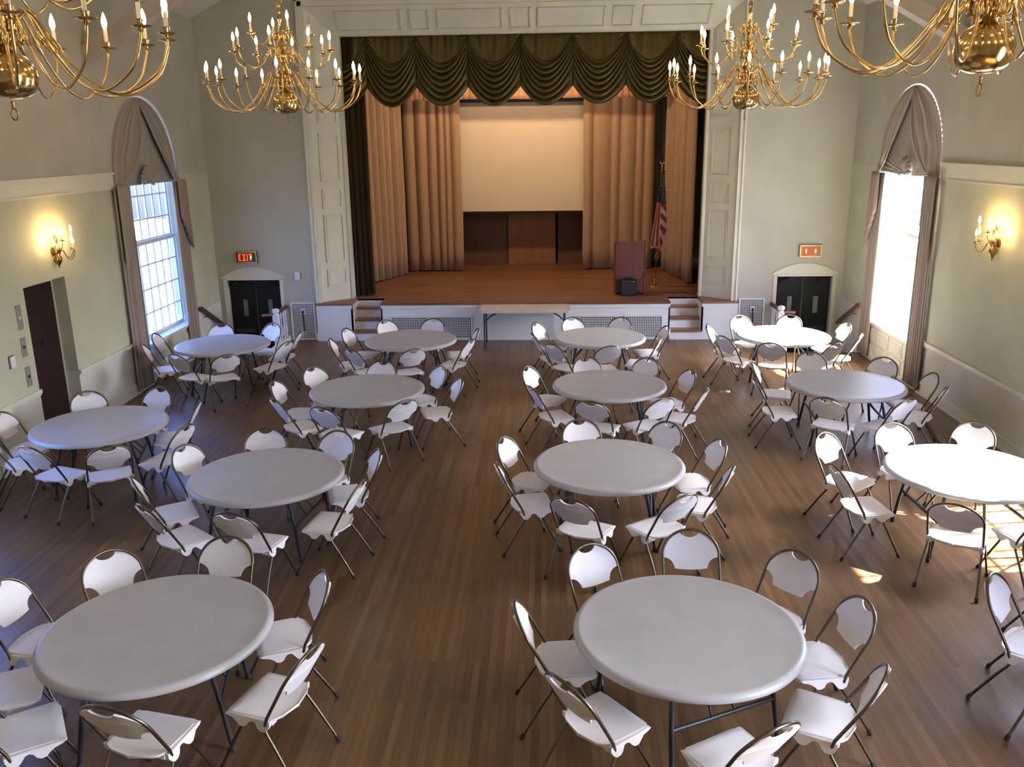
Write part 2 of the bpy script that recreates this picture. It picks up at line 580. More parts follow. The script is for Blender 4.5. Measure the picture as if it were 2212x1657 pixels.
SPRING, ARCH_R, SILL = 3.45, 1.23, 0.68
def side_wall(name, x_in, sgn, door=None):
    """one long wall with arched window openings; sgn -1 = left"""
    m = MB()
    x_out = x_in + sgn * 0.32
    a, b = min(x_in, x_out), max(x_in, x_out)
    cuts = []
    for y in (WIN_Y if sgn < 0 else WIN_YR):
        cuts.append((y - ARCH_R, y + ARCH_R, 'w', y))
    if door:
        cuts.append((door[0], door[1], 'd', door[2]))
    cuts.sort()
    y = WALL_B
    for c in cuts:
        m.box(a, b, y, c[0], -0.95, Z_WALL + 0.1)
        if c[2] == 'w':
            m.box(a, b, c[0], c[1], -0.95, SILL - 0.02)
            n = 28
            for k in range(n):
                t0, t1 = pi - pi * k / n, pi - pi * (k + 1) / n
                ya, yb = c[3] + ARCH_R * cos(t0), c[3] + ARCH_R * cos(t1)
                za, zb = SPRING + ARCH_R * sin(t0), SPRING + ARCH_R * sin(t1)
                m.prism([(ya, za), (yb, zb), (yb, Z_WALL + 0.1), (ya, Z_WALL + 0.1)], lambda p, s: ((a, b)[s], p[0], p[1]))
        else:
            m.box(a, b, c[0], c[1], c[3], Z_WALL + 0.1)
            m.box(*((x_out, x_in + sgn * 0.22) if sgn < 0 else (x_in + 0.22, x_out)), c[0], c[1], 0, c[3])
        y = c[1]
    m.box(a, b, y, WALL_F + 0.3, -0.95, Z_WALL + 0.1)
    return struct(m.build(name, M['wall']))
ELEV = (10.72, 11.71, 2.175)
side_wall('wall_left', WALL_L, -1, ELEV)
side_wall('wall_right', WALL_R, 1)

# far wall with the proscenium opening and two sunken door openings
PRO_L, PRO_R, PRO_T = -4.60, 3.73, 6.42
DOOR_L, DOOR_R, DOOR_T, DOOR_B = (-6.47, -5.39), (4.55, 5.63), 1.245, -0.79
fw = MB()
def fcol(x0, x1, z0):
    fw.prism([(x0, z0), (x1, z0), (x1, roof_z(x1) + 0.05), (x0, roof_z(x0) + 0.05)], lambda p, s: (p[0], WALL_F + 0.25 * s, p[1]))
for x0, x1, z0 in ((WALL_L, DOOR_L[0], -0.95), (DOOR_L[0], DOOR_L[1], DOOR_T), (DOOR_L[1], PRO_L, -0.95), (PRO_L, MID, PRO_T),
                   (MID, PRO_R, PRO_T), (PRO_R, DOOR_R[0], -0.95), (DOOR_R[0], DOOR_R[1], DOOR_T), (DOOR_R[1], WALL_R, -0.95)):
    fcol(x0, x1, z0)
struct(fw.build('wall_far', M['wall_far']))
bw = MB()
bw.prism([(WALL_L, -0.1), (WALL_R, -0.1), (WALL_R, Z_WALL), (MID, roof_z(MID)), (WALL_L, Z_WALL)], lambda p, s: (p[0], WALL_B - 0.25 * (1 - s), p[1]))
struct(bw.build('wall_back', M['wall_far']))
ce = MB()
for x0, x1 in ((WALL_L - 0.32, MID), (MID, WALL_R + 0.32)):
    za, zb = (Z_WALL - 0.32 * SLOPE, roof_z(MID)) if x0 < MID - 1 else (roof_z(MID), Z_WALL - 0.32 * SLOPE)
    ce.prism([(x0, za), (x1, zb), (x1, zb + 0.2), (x0, za + 0.2)], lambda p, s: (p[0], (WALL_B - 0.3, WALL_F + 0.25)[s], p[1]))
struct(ce.build('ceiling', M['ceiling']))

# scissor beams of the roof trusses
nb = 0
for by in (13.05, 6.8, 0.5):
    for sg, xw in ((1, WALL_L), (-1, WALL_R)):
        nb += 1
        m = MB()
        x1 = MID + sg * 0.6
        m.prism([(xw, 5.05), (x1, 5.05 + 0.55 * abs(x1 - xw)), (x1, 5.28 + 0.55 * abs(x1 - xw)), (xw, 5.28)],
                lambda p, s: (p[0], by - 0.02 + 0.24 * s, p[1]))
        struct(m.build('trim_%d' % (20 + nb), M['beam']))

# mouldings on the side walls
def side_runs(y0, y1, skip):
    out, y = [], y0
    for a, b in sorted(skip):
        out.append((y, a))
        y = b
    out.append((y, y1))
    return [r for r in out if r[1] > r[0]]
for nm, x, s, door in (('left', WALL_L, 1, [ELEV[:2]]), ('right', WALL_R, -1, [])):
    rail, band, base = MB(), MB(), MB()
    wins = [(y - ARCH_R - 0.03, y + ARCH_R + 0.03) for y in (WIN_Y if nm == 'left' else WIN_YR)]
    for a, b in side_runs(WALL_B, WALL_F - 1.35, wins + door):
        xs = sorted((x, x + s * 0.035))
        rail.box(*xs, a, b, 0.785, 0.835)
        xs = sorted((x, x + s * 0.018))
        rail.box(*xs, a, b, 0.755, 0.785)
        xs = sorted((x, x + s * 0.022))
        base.box(*xs, a, b, 0, 0.16)
        xs = sorted((x, x + s * 0.030))
        base.box(*xs, a, b, 0, 0.025)
    for a, b in side_runs(WALL_B, WIN_Y[0] - ARCH_R, wins):
        if b - a > 0.5:
            xs = sorted((x, x + s * 0.016))
            band.box(*xs, a, b, 3.27, 3.49)
            xs = sorted((x, x + s * 0.045))
            band.box(*xs, a, b, 3.475, 3.505)
            xs = sorted((x, x + s * 0.026))
            band.box(*xs, a, b, 3.255, 3.28)
    i = 1 if nm == 'left' else 2
    struct(rail.build('trim_%d' % i, M['trim']))
    struct(band.build('trim_%d' % (i + 2), M['trim']))
    struct(base.build('baseboard_' + nm, M['trim']))

# elevator door in its recess
d1 = empty('door_1', (WALL_L - 0.22, (ELEV[0] + ELEV[1]) / 2, 0))
struct(d1)
m = MB(); m.box(0.0, 0.03, -0.46, 0.46, 0, 2.12); m.build('door_panel', M['door_maroon'], d1)
m = MB(); m.box(0.031, 0.045, 0.02, 0.10, 1.30, 1.38); m.build('sign_plate', M['black_plastic'], d1)
m = MB()
for a, b, c, d in ((-0.49, -0.46, 0, 2.17), (0.46, 0.49, 0, 2.17), (-0.46, 0.46, 2.12, 2.17)):
    m.box(0, 0.04, a, b, c, d)
m.build('door_frame', M['trim'], d1)

# ------------------------------------------------------------------ windows
fr_m = noisy('window_frame_paint', (0.72, 0.72, 0.69), (0.68, 0.68, 0.65), 6, 0.5)
def window(idx, x_in, sgn, y0):
    w = struct(empty('window_%d' % idx, (x_in + sgn * 0.20, y0, 0)))
    # sash frames and muntins
    def bars(m, z0, z1, rows, x0):
        m.box(x0 - 0.02, x0 + 0.02, -1.18, 1.18, z0, z0 + 0.06)
        m.box(x0 - 0.02, x0 + 0.02, -1.18, 1.18, z1 - 0.06, z1)
        for k in range(-4, 5):
            wdt = 0.03 if abs(k) == 4 else 0.016
            m.box(x0 - 0.015, x0 + 0.015, k * 0.29 - wdt, k * 0.29 + wdt, z0, z1)
        for r in range(1, rows):
            z = z0 + (z1 - z0) * r / rows
            m.box(x0 - 0.012, x0 + 0.012, -1.16, 1.16, z - 0.012, z + 0.012)
    m = MB(); bars(m, 0.70, 2.33, 4, 0); m.build('lower_sash', fr_m, w)
    m = MB(); bars(m, 2.29, 3.47, 3, sgn * 0.05)
    for k in range(-4, 5):                                   # fanlight muntins
        a = pi / 2 + k * pi / 10
        m.obox((sgn * 0.05 - 0.012, 0.3 * cos(a) - 0.012 * sin(a), SPRING + 0.3 * sin(a) + 0.012 * cos(a)),
               (0.024, 0, 0), (0, 0.92 * cos(a), 0.92 * sin(a)), (0, 0.024 * sin(a), -0.024 * cos(a)))
    for r in (0.30, 0.75, 1.2):
        m.tube([(sgn * 0.05, r * cos(pi * k / 24), SPRING + r * sin(pi * k / 24)) for k in range(25)], 0.016, 6)
    m.build('upper_sash', fr_m, w)
    m = MB()
    m.box(-0.14 if sgn < 0 else -0.24, 0.24 if sgn < 0 else 0.14, -1.23, 1.23, 0.66, 0.70)
    m.build('window_sill', fr_m, w)
    m = MB()
    m.add([(0, -1.17, 0.74), (0, 1.17, 0.74), (0, 1.17, 2.30), (0, -1.17, 2.30)], [(0, 1, 2, 3)])
    m.build('pane', M['glass'], w)
    m = MB()
    arc = [(sgn * 0.05, -1.17, 2.34), (sgn * 0.05, 1.17, 2.34)] + [(sgn * 0.05, 1.17 * cos(pi * k / 24), SPRING + 1.17 * sin(pi * k / 24)) for k in range(25)]
    m.add(arc, [tuple(range(len(arc)))])
    m.build('pane', M['glass'], w)
    # raised panels under the sill
    m = MB()
    xi = -sgn * 0.20
    def fx(d):
        return sorted((xi, xi - sgn * d))
    for c in range(4):
        ya = -1.14 + c * 0.58
        for za, zb in ((0.06, 0.30), (0.36, 0.60)):
            m.box(*fx(0.012), ya, ya + 0.52, za, zb)
            m.box(*fx(0.022), ya + 0.05, ya + 0.47, za + 0.05, zb - 0.05)
    m.build('apron_panel', M['trim'], w)
n = 0
for y in WIN_YR:
    for x, s in ((WALL_L, -1), (WALL_R, 1)):
        if s < 0 and y not in WIN_Y:
            continue
        n += 1
        window(n, x, s, y)
        if y == WIN_Y[1]:                    # out-of-view pair: plain shade and curtains added to trim the sun patch
            w = bpy.data.objects['window_%d' % n]
            m = MB()
            k0 = -s * 0.17
            m.prism([(-1.21, 3.20), (1.21, 3.20)] + [(1.21 * cos(pi * k / 24), SPRING + 1.21 * sin(pi * k / 24)) for k in range(25)], lambda p, q: (k0 - 0.008 * q, p[0], p[1]))
            m.build('added_arch_shade', M['fan'], w)
            for e in (-1, 1):
                m = MB()
                m.grid(lambda u, v: (k0 + 0.02 + 0.025 * sin(u * 40), e * (1.22 - 0.50 * u), 3.28 - 3.2 * v), 60, 4)
                solid(m.build('added_side_curtain', M['swag_plain'], w, 60), 0.008)

# ------------------------------------------------------------------ drapery of the two windows in view
def window_drapery(x_in, sgn, y0, side):
    """swags, tails, long curtains and the pleated fan; s = +1 into the room"""
    s = -sgn
    other = 'left' if sgn < 0 else 'right'
    D0 = -0.055 if sgn < 0 else 0.0
    R = 1.215
    def P(d, y, z):
        return (x_in + s * d, y0 + y, z)
    # swag panels: outer edge follows the arch, inner edge sweeps to the tie-back
    def swag(name, sg, inner, label):
        mb = MB()
        def outer(v):
            if v < 0.72:
                a = pi / 2 * (1 - v / 0.72)
                return (sg * R * cos(a), SPRING + R * sin(a) - 0.01)
            return (sg * R, SPRING - (v - 0.72) / 0.28 * 0.22)
        def fn(u, v):
            o, i = outer(v), bez(*inner, v)
            y, z = o[0] + (i[0] - o[0]) * u, o[1] + (i[1] - o[1]) * u
            sag = 0.10 * sin(pi * u) * v * v
            fold = 0.028 * sin(u * 19 + v * 3.0) * (0.5 + 0.5 * u) * (1 - 0.5 * v) + 0.035 * sin(u * 5 + v * 26) * (v ** 2) * sin(pi * min(u * 1.15, 1))
            return P(D0 + 0.03 * u + 0.05 * sin(pi * u) * v + fold, y, z - sag)
        grid_uv(mb, fn, 48, 48)
        return tag(build_uv(mb, name, M['swag'], None, 60, 0.008), label, 'curtain', 'striped window drapery')
    swag('window_swag', -1, ((0.0, 4.65), (0.10, 3.95), (-0.30, 3.50), (-1.16, 3.24)),
         'striped swag draped over the near half of the %s wall arched window' % other)
    swag('window_swag', 1, ((0.03, 4.60), (0.40, 4.0), (0.72, 3.58), (1.20, 3.22)),
         'striped swag sweeping diagonally over the far half of the %s wall arched window' % other)
    # cascade tails
    for sg, nm in ((-1, 'near'), (1, 'far')):
        mb = MB()
        def fn(u, v):
            y = sg * ((1.37 if sg < 0 else 1.235) - (0.42 if sg < 0 else 0.34) * u)
            zb = 2.02 + 0.62 * u + 0.05 * abs(((u * 5) % 1) - 0.5)
            z = 3.30 + (zb - 3.30) * v
            return P(0.115 + 0.03 * sin(u * 5 * 2 * pi) * (0.4 + 0.6 * v), y + sg * 0.02 * v, z)
        grid_uv(mb, fn, 50, 10)
        tag(build_uv(mb, 'curtain_tail', M['swag'], None, 60, 0.008),
            'striped stepped tail hanging at the %s side of the %s wall window' % (nm, other), 'curtain', 'striped window drapery')
        mb = MB()
        def fn2(u, v):
            y = sg * ((1.36 if sg < 0 else 1.22) - (0.50 if sg < 0 else 0.42) * u + 0.05 * v * (1 - u))
            return P(0.050 + 0.026 * sin(u * 6.5 * 2 * pi) * (0.6 + 0.4 * v), y, 3.28 + (0.06 - 3.28) * v)
        grid_uv(mb, fn2, 64, 8)
        tag(build_uv(mb, 'window_curtain', M['swag'], None, 60, 0.008),
            'long floor length curtain at the %s side of the %s wall window' % (nm, other), 'curtain', 'striped window drapery')
    # sunburst fan shade with rosette
    root = tag(empty('fan_shade', P(D0 - 0.02, 0, 3.30)), 'pleated sunburst shade with rosette in the %s wall arched window' % other, 'window shade', 'sunburst shades')
    mb = MB()
    NP = 44
    vs, fs = [], []
    for k in range(NP * 2 + 1):
        a = pi * k / (NP * 2)
        for r in (0.10, 0.45, 0.85, 1.22):
            yy, zz = r * cos(a), r * sin(a)
            lim = 1.345 if abs(yy) < 0.01 else 9
            zz = min(zz * 1.12, 0.145 + sqrt(max(0.0, 1.205 ** 2 - yy * yy)))
            vs.append((s * (0.004 + (0.012 * r if k % 2 else -0.004 * r)) - s * 0.015, yy, zz - 0.03))
    for k in range(NP * 2):
        for j in range(3):
            fs.append((k * 4 + j, k * 4 + j + 1, (k + 1) * 4 + j + 1, (k + 1) * 4 + j))
    mb.add(vs, fs)
    solid(mb.build('pleated_fan', M['fan'], root, 20), 0.004)
    mb = MB()
    for k in range(9):
        a = pi * (k - 0.4) / 7.6
        c = Vector((s * 0.05, 0.03 * cos(a), 0.02 + 0.03 * sin(a)))
        d = Vector((0, cos(a), sin(a)))
        e = Vector((0, -sin(a), cos(a)))
        pts = []
        for t in range(5):
            w = (0.012, 0.035, 0.050, 0.046, 0.02)[t]
            q = c + d * (0.02 + 0.05 * t) + Vector((s * 0.03 * sin(pi * t / 4), 0, 0))
            pts += [q - e * w, q + Vector((s * 0.022, 0, 0)), q + e * w]
        f2 = []
        for t in range(4):
            for j in range(2):
                f2.append((t * 3 + j, t * 3 + j + 1, (t + 1) * 3 + j + 1, (t + 1) * 3 + j))
        mb.add(pts, f2)
    mb.lathe([(0.0, 0.03), (0.04, 0.025), (0.055, 0.0), (0.0, 0.0)], 14, (s * 0.06, 0, 0.0))
    solid(mb.build('rosette', M['swag'], root, 60), 0.006)
window_drapery(WALL_L, -1, WIN_Y[0], 'left')
window_drapery(WALL_R, 1, WIN_Y[0], 'right')
# ------------------------------------------------------------------ stage platform
SH, SF = 0.775, 17.22
ST_L, ST_R = (-3.93, -3.35), (2.46, 3.09)           # the two stairs cut into the stage front
CUT_Y = 17.78
STG_L, STG_R, STG_B = -4.665, 3.80, 23.30
st = tag(empty('stage', (MID, SF, 0)), 'wooden stage platform with white front and steps cut in at both ends', 'stage')
def rel(m):                                          # world coordinates -> local of the stage empty
    m.v = [(x - MID, y - SF, z) for x, y, z in m.v]
    return m
m = MB()
dk = SH - 0.045
m.box(STG_L, ST_L[0], SF - 0.03, CUT_Y, dk, SH)
m.box(ST_L[1], ST_R[0], SF - 0.03, CUT_Y, dk, SH)
m.box(ST_R[1], STG_R, SF - 0.03, CUT_Y, dk, SH)
m.box(-5.3, 4.45, CUT_Y, STG_B, dk, SH)
rel(m).build('deck', M['stage_floor'], st)
m = MB()
for a, b in ((STG_L, ST_L[0]), (ST_L[1], ST_R[0]), (ST_R[1], STG_R)):
    m.box(a, b, SF, SF + 0.06, 0, dk)
for x in (ST_L[0], ST_R[1] - 0.03):
    m.box(x - 0.03 if x == ST_L[0] else x + 0.03, x if x == ST_L[0] else x + 0.06, SF, CUT_Y, 0, dk)
for x in (ST_L[1], ST_R[0] - 0.03):
    m.box(x, x + 0.03, SF, CUT_Y, 0, dk)
rel(m).build('front_panel', M['trim_white'], st)
m = MB()
for a, b in ((STG_L - 0.02, ST_L[0]), (ST_L[1], -3.2), (ST_R[1], STG_R + 0.02)):
    m.box(a, b, SF - 0.02, SF, 0, 0.16)
for a, b in ((STG_L, ST_L[0]), (ST_L[1], ST_R[0]), (ST_R[1], STG_R)):
    m.box(a, b, SF - 0.015, SF, dk - 0.07, dk)
rel(m).build('front_trim', M['trim_white'], st)
RZ = (0.200, 0.405, 0.610)
NY = (17.20, 17.42, 17.62)
for xs in (ST_L, ST_R):
    for k in range(3):
        m = MB(); m.box(xs[0], xs[1], NY[k] - 0.03, (NY + (CUT_Y,))[k + 1] + 0.02, RZ[k] - 0.035, RZ[k])
        rel(m).build('tread', M['wood_nosing'], st)
        m = MB(); m.box(xs[0], xs[1], NY[k], NY[k] + 0.02, (0,) [0] if k == 0 else RZ[k - 1], RZ[k] - 0.035)
        rel(m).build('riser', M['trim_white'], st)
    m = MB(); m.box(xs[0], xs[1], CUT_Y, CUT_Y + 0.02, RZ[2], dk + 0.03)
    rel(m).build('riser', M['trim_white'], st)

# stage house
for nm, a in (('wall_stage_left', (-5.45, -5.3, 17.55, 23.5, 0, 6.9)), ('wall_stage_right', (4.45, 4.6, 17.55, 23.5, 0, 6.9)),
              ('wall_stage_back', (-5.3, 4.45, 23.35, 23.5, 0, 6.9)), ('ceiling_stage', (-5.3, 4.45, 17.55, 23.35, 6.7, 6.9))):
    struct(MB().box(*a).build(nm, M['dark']))
for x0, x1, y, mat, zt, nm in ((-2.35, -1.02, 22.95, 'panel_dark', 3.2, 'left dark'), (-1.0, 0.235, 22.86, 'panel_wood', 3.2, 'middle reddish'), (0.30, 1.6, 22.95, 'panel_dark', 3.2, 'right dark')):
    o = MB().box(x0, x1, y, y + 0.05, SH, zt).build('wood_panel', M[mat])
    tag(o, '%s brown wood panel standing at the back of the stage under the screen' % nm, 'panel', 'wood panels at the back of the stage')
# projection screen in front of them
sc = tag(empty('projection_screen', (-0.55, 22.0, 2.17)), 'large cream projection screen lowered at the back of the stage', 'screen')
m = MB().box(-1.75, 1.75, 0, 0.006, 0.035, 2.62); m.build('screen_cloth', M['screen'], sc)
m = MB().box(-1.75, 1.75, -0.012, 0.016, -0.02, 0.035); m.build('weight_bar', M['black_plastic'], sc)
m = MB().box(-1.85, 1.85, -0.07, 0.07, 2.62, 2.80); m.build('roller_case', M['black_plastic'], sc)

# ------------------------------------------------------------------ proscenium: splayed panelled reveals
A_L, B_L = (-4.556, 17.35), (-4.05, 17.80)
A_R, B_R = (3.672, 17.35), (3.166, 17.80)
ZA, ZB = 6.355, 5.872
def reveal(name, A, B, sg):
    A, B = Vector((*A, 0)), Vector((*B, 0))
    d = B - A
    n = Vector((-sg * abs(d.y), -abs(d.x), 0)).normalized()
    n = Vector((d.y * sg, -abs(d.x), 0)).normalized()
    m = MB()
    z = Vector((0, 0, 1))
    # backing sheet (trapezoid because the head slopes too)
    back = -n * 0.05
    q = [A + z * SH, B + z * SH, B + z * ZB, A + z * ZA]
    m.add(q + [p + back for p in q], [(0, 1, 2, 3), (7, 6, 5, 4), (0, 4, 5, 1), (1, 5, 6, 2), (2, 6, 7, 3), (3, 7, 4, 0)])
    for z0, z1 in ((4.95, 5.86), (4.27, 4.80), (3.18, 4.07), (2.64, 3.03), (1.57, 2.52), (1.08, 1.42)):
        p0, p1 = A + d * 0.22, A + d * 0.86
        e = d.normalized()
        w = 0.026
        h = n * 0.026
        m.obox(p0 + z * z0, (p1 - p0), z * w, h)
        m.obox(p0 + z * (z1 - w), (p1 - p0), z * w, h)
        m.obox(p0 + z * z0, e * w, z * (z1 - z0), h)
        m.obox(p1 - e * w + z * z0, e * w, z * (z1 - z0), h)
        m.obox(p0 + e * 0.055 + z * (z0 + 0.055), (p1 - p0) - e * 0.11, z * (z1 - z0 - 0.11), n * 0.007)
    # inner edge bead
    m.box(*(sorted((B.x, B.x + sg * 0.055))), B.y - 0.02, B.y + 0.14, SH, ZB + 0.02)
    return struct(m.build(name, M['trim']))
reveal('trim_5', A_L, B_L, 1)
reveal('trim_6', A_R, B_R, -1)
m = MB()
q = [(A_L[0], 17.35, ZA), (A_R[0], 17.35, ZA), (B_R[0], 17.80, ZB), (B_L[0], 17.80, ZB)]
m.add(q + [(x, y + 0.03, z + 0.05) for x, y, z in q], [(3, 2, 1, 0), (4, 5, 6, 7), (0, 1, 5, 4), (1, 2, 6, 5), (2, 3, 7, 6), (3, 0, 4, 7)])
dv = Vector((0, 0.45, ZB - ZA))
nv = Vector((0, ZB - ZA, -0.45)).normalized()
ln = (B_R[0] - B_L[0]) / 813.0
for pa, pb in ((736, 875), (893, 934.6), (952, 1091), (1106, 1151), (1165, 1308), (1324, 1368), (1386, 1528)):
    x0, x1 = B_L[0] + (pa - 727) * ln, B_L[0] + (pb - 727) * ln
    o = Vector((x0, 17.35, ZA)) + dv * 0.16
    e, w = dv * 0.66, 0.026
    ed = dv.normalized()
    m.obox(o, (x1 - x0, 0, 0), ed * w, nv * 0.026)
    m.obox(o + e - ed * w, (x1 - x0, 0, 0), ed * w, nv * 0.026)
    m.obox(o, (w, 0, 0), e, nv * 0.026)
    m.obox(o + Vector((x1 - x0 - w, 0, 0)), (w, 0, 0), e, nv * 0.026)
m.box(B_L[0], B_R[0], 17.78, 17.92, ZB, ZB + 0.05)
struct(m.build('trim_7', M['trim']))
# outer casing
m = MB()
for x0, x1, s in ((-4.655, -4.545, 1), (3.66, 3.77, -1)):
    m.box(x0, x1, 17.25, 17.37, SH, 6.47)
    xa = x0 if s > 0 else x1 - 0.035
    m.box(xa, xa + 0.035, 17.215, 17.25, SH, 6.47)
m.box(-4.655, 3.77, 17.25, 17.37, 6.35, 6.47)
m.box(-4.655, 3.77, 17.215, 17.25, 6.43, 6.47)
struct(m.build('trim_8', M['trim']))
# masonry hidden behind the splay
for nm, a in (('wall_wing_left', (-5.3, -4.10, 17.82, 17.95, SH, 6.7)), ('wall_wing_right', (3.22, 4.45, 17.82, 17.95, SH, 6.7)), ('wall_header', (-4.10, 3.22, 17.94, 17.99, ZB + 0.06, 6.7))):
    struct(MB().box(*a).build(nm, M['dark']))

# ------------------------------------------------------------------ stage drapery
def drape(name, path, z0, z1, amp, wl, mat, label, seed, group, thick=0.008):
    rnd = random.Random(seed)
    P = [Vector((*p, 0)) for p in path]
    L = sum((P[i + 1] - P[i]).length for i in range(len(P) - 1))
    nf = max(3, int(L / wl))
    ws = [rnd.uniform(0.6, 1.5) for _ in range(nf)]
    am = [rnd.uniform(0.55, 1.15) for _ in range(nf)]
    tot = sum(ws)
    edges = [0]
    for w in ws:
        edges.append(edges[-1] + w / tot)
    nu = nf * 12
    def at(u):
        t = u * L
        for i in range(len(P) - 1):
            l = (P[i + 1] - P[i]).length
            if t <= l or i == len(P) - 2:
                d = (P[i + 1] - P[i]).normalized()
                return P[i] + d * t, Vector((d.y, -d.x, 0))
            t -= l
    drift = [rnd.uniform(-0.02, 0.02) for _ in range(nf + 1)]
    hem = [rnd.uniform(0.0, 0.025) for _ in range(nf + 1)]
    def fn(u, v):
        k = 0
        while k < nf - 1 and u > edges[k + 1]:
            k += 1
        t = (u - edges[k]) / (edges[k + 1] - edges[k])
        p, n = at(u)
        off = amp * am[k] * (max(0.0, sin(pi * t)) ** 0.75 - 0.45) * (0.75 + 0.25 * (1 - v))
        d = (P[-1] - P[0]).normalized()
        q = p + n * off + d * (drift[k] * sin(pi * t) * (1 - v) + 0.006 * sin(7 * v + k))
        return (q.x, q.y, z0 + (z1 - z0) * v + (hem[k] * (1 - v)))
    mb = MB()
    mb.grid(fn, nu, 10)
    o = mb.build(name, mat, None, 80)
    solid(o, thick)
    return tag(o, label, 'curtain', group)
G = 'stage curtains'
drape('stage_curtain', [(-4.02, 17.99), (-3.62, 18.2)], SH + 0.012, 5.85, 0.085, 0.10, M['leg_drape'], 'dark brown side curtain at the left edge of the stage opening', 3, G)
drape('stage_curtain', [(3.13, 18.2), (3.24, 17.96)], SH + 0.012, 5.85, 0.06, 0.075, M['leg_drape'], 'dark brown side curtain at the right edge of the stage opening', 4, G)
drape('stage_curtain', [(-3.99, 19.75), (-3.78, 20.4), (-3.40, 21.25)], SH + 0.012, 5.6, 0.24, 0.24, M['tan_drape'], 'tan pleated curtain turning the left rear corner of the stage', 5, G)
drape('stage_curtain', [(-3.46, 21.62), (-2.06, 21.66)], SH + 0.012, 5.6, 0.13, 0.22, M['tan_drape'], 'tan curtain hanging at the left edge of the projection screen', 6, G)
drape('stage_curtain', [(0.90, 21.72), (1.66, 21.82), (2.62, 21.86)], SH + 0.012, 5.6, 0.10, 0.26, M['tan_drape'], 'tan curtain between the projection screen and the lectern', 8, G)
drape('stage_curtain', [(2.90, 21.70), (3.18, 19.95), (3.16, 19.35)], SH + 0.012, 5.6, 0.20, 0.24, M['tan_drape'], 'tan curtain along the right side of the stage behind the flag', 9, G)
drape('stage_curtain', [(2.58, 22.35), (2.95, 22.3)], SH + 0.012, 5.6, 0.06, 0.12, noisy('grey_drape', (0.30, 0.27, 0.23), (0.26, 0.235, 0.20), 12, 0.8), 'narrow grey curtain in the gap behind the lectern', 10, G)
drape('border_curtain', [(-3.6, 20.95), (3.0, 20.95)], 4.80, 5.9, 0.035, 0.16, M['border_drape'], 'short peach border curtain above the projection screen', 12, G)
# dark grand drape
va = tag(empty('valance', (MID, 18.06, 5.90)), 'dark olive satin valance in scalloped swags across the top of the stage', 'valance')
XB = (-4.12, -3.53, -2.55, -1.53, -0.50, 0.524, 1.56, 2.54, 3.25)
VT, VPK, VLOW = 5.93, 4.93, 4.575
for i in range(8):
    xl, xr = XB[i] - MID, XB[i + 1] - MID
    u0, u1 = 0.0, 1.0
    if i == 0:
        u0 = 0.42
    if i == 7:
        u1 = 0.66
    rnd = random.Random(30 + i)
    ph, n_f, skew = rnd.uniform(0, 1), rnd.uniform(6.5, 7.6), rnd.uniform(-0.06, 0.06)
    gp = rnd.uniform(0, 6)
    def fn(a, v):
        u = u0 + (u1 - u0) * a
        g = max(0.0, 1 - abs(2 * u - 1 + skew * 4 * u * (1 - u)) ** 2.0)
        zc = VT - (VT - VLOW) * v
        ze = VT - (VT - VPK) * v ** 3.0
        z = ze + (zc - ze) * g
        y = 0.02 - 0.05 * g * v
        if v > 0.40:
            t = (v - 0.40) / 0.60
            f = t * n_f + ph + 0.25 * sin(3.1 * u + gp) * g
            saw = abs(sin(pi * f)) ** 0.7
            y -= 0.085 * saw * min(1, t * 6) * (0.25 + 0.75 * g ** 0.6) + 0.02
            z -= 0.018 * saw * g
        else:
            y -= (0.010 * sin(u * 46 + gp) + 0.012 * sin(u * 21 + gp)) * min(1, (0.40 - v) * 6) - 0.012
            # little puckers at the gathers
            e = min(u, 1 - u)
            y -= 0.03 * max(0, 1 - e / 0.16) * abs(sin(18 * v + 20 * e))
        return (xl + (xr - xl) * a, y, z - 5.90)
    mb = MB()
    mb.grid(fn, 44, 110)
    solid(mb.build('swag', M['valance'], va, 80), 0.008)

# ------------------------------------------------------------------ lectern, amplifier, cable, flag
le = tag(empty('lectern', (1.735, 18.30, SH)), 'reddish brown wooden lectern standing on the right of the stage', 'lectern')
m = MB()
m.box(-0.285, 0.285, -0.225, -0.20, 0.04, 1.10)
m.build('front_panel', M['mahogany'], le)
for s in (-1, 1):
    m = MB()
    x0, x1 = sorted((s * 0.285, s * 0.307))
    m.prism([(-0.24, 0.0), (0.24, 0.0), (0.24, 0.98), (-0.24, 1.14)], lambda p, k: ((x0, x1)[k], p[0], p[1]))
    m.build('side_panel', M['mahogany'], le)
m = MB(); m.prism([(-0.20, 1.07), (0.24, 0.93), (0.24, 0.955), (-0.20, 1.095)], lambda p, k: ((-0.285, 0.285)[k], p[0], p[1])); m.build('reading_top', M['mahogany'], le)
m = MB().box(-0.285, 0.285, -0.21, 0.22, 0.0, 0.05); m.build('plinth', M['black_plastic'], le)
am = tag(empty('amplifier', (1.69, 17.955, SH)), 'small black amplifier box on the stage in front of the lectern', 'amplifier')
m = MB(); m.box(-0.155, 0.155, -0.085, 0.085, 0.012, 0.335); m.build('cabinet', M['black_plastic'], am)
m = MB(); m.box(-0.14, 0.14, -0.092, -0.085, 0.03, 0.255); m.build('grille', noisy('grille_cloth', (0.02, 0.022, 0.026), (0.035, 0.037, 0.04), 200, 0.9), am)
m = MB(); m.box(-0.14, 0.14, -0.090, -0.085, 0.27, 0.32); m.build('control_panel', M['charcoal'], am)
m = MB(); m.tube(spline([(-0.08, 0, 0.33), (-0.07, 0, 0.365), (0.07, 0, 0.365), (0.08, 0, 0.33)]), 0.011, 8); m.build('handle', M['rubber'], am, 40)
for sx in (-1, 1):
    m = MB(); m.lathe([(0.016, 0), (0.016, 0.014)], 10, (sx * 0.12, 0, 0)); m.build('foot', M['rubber'], am)
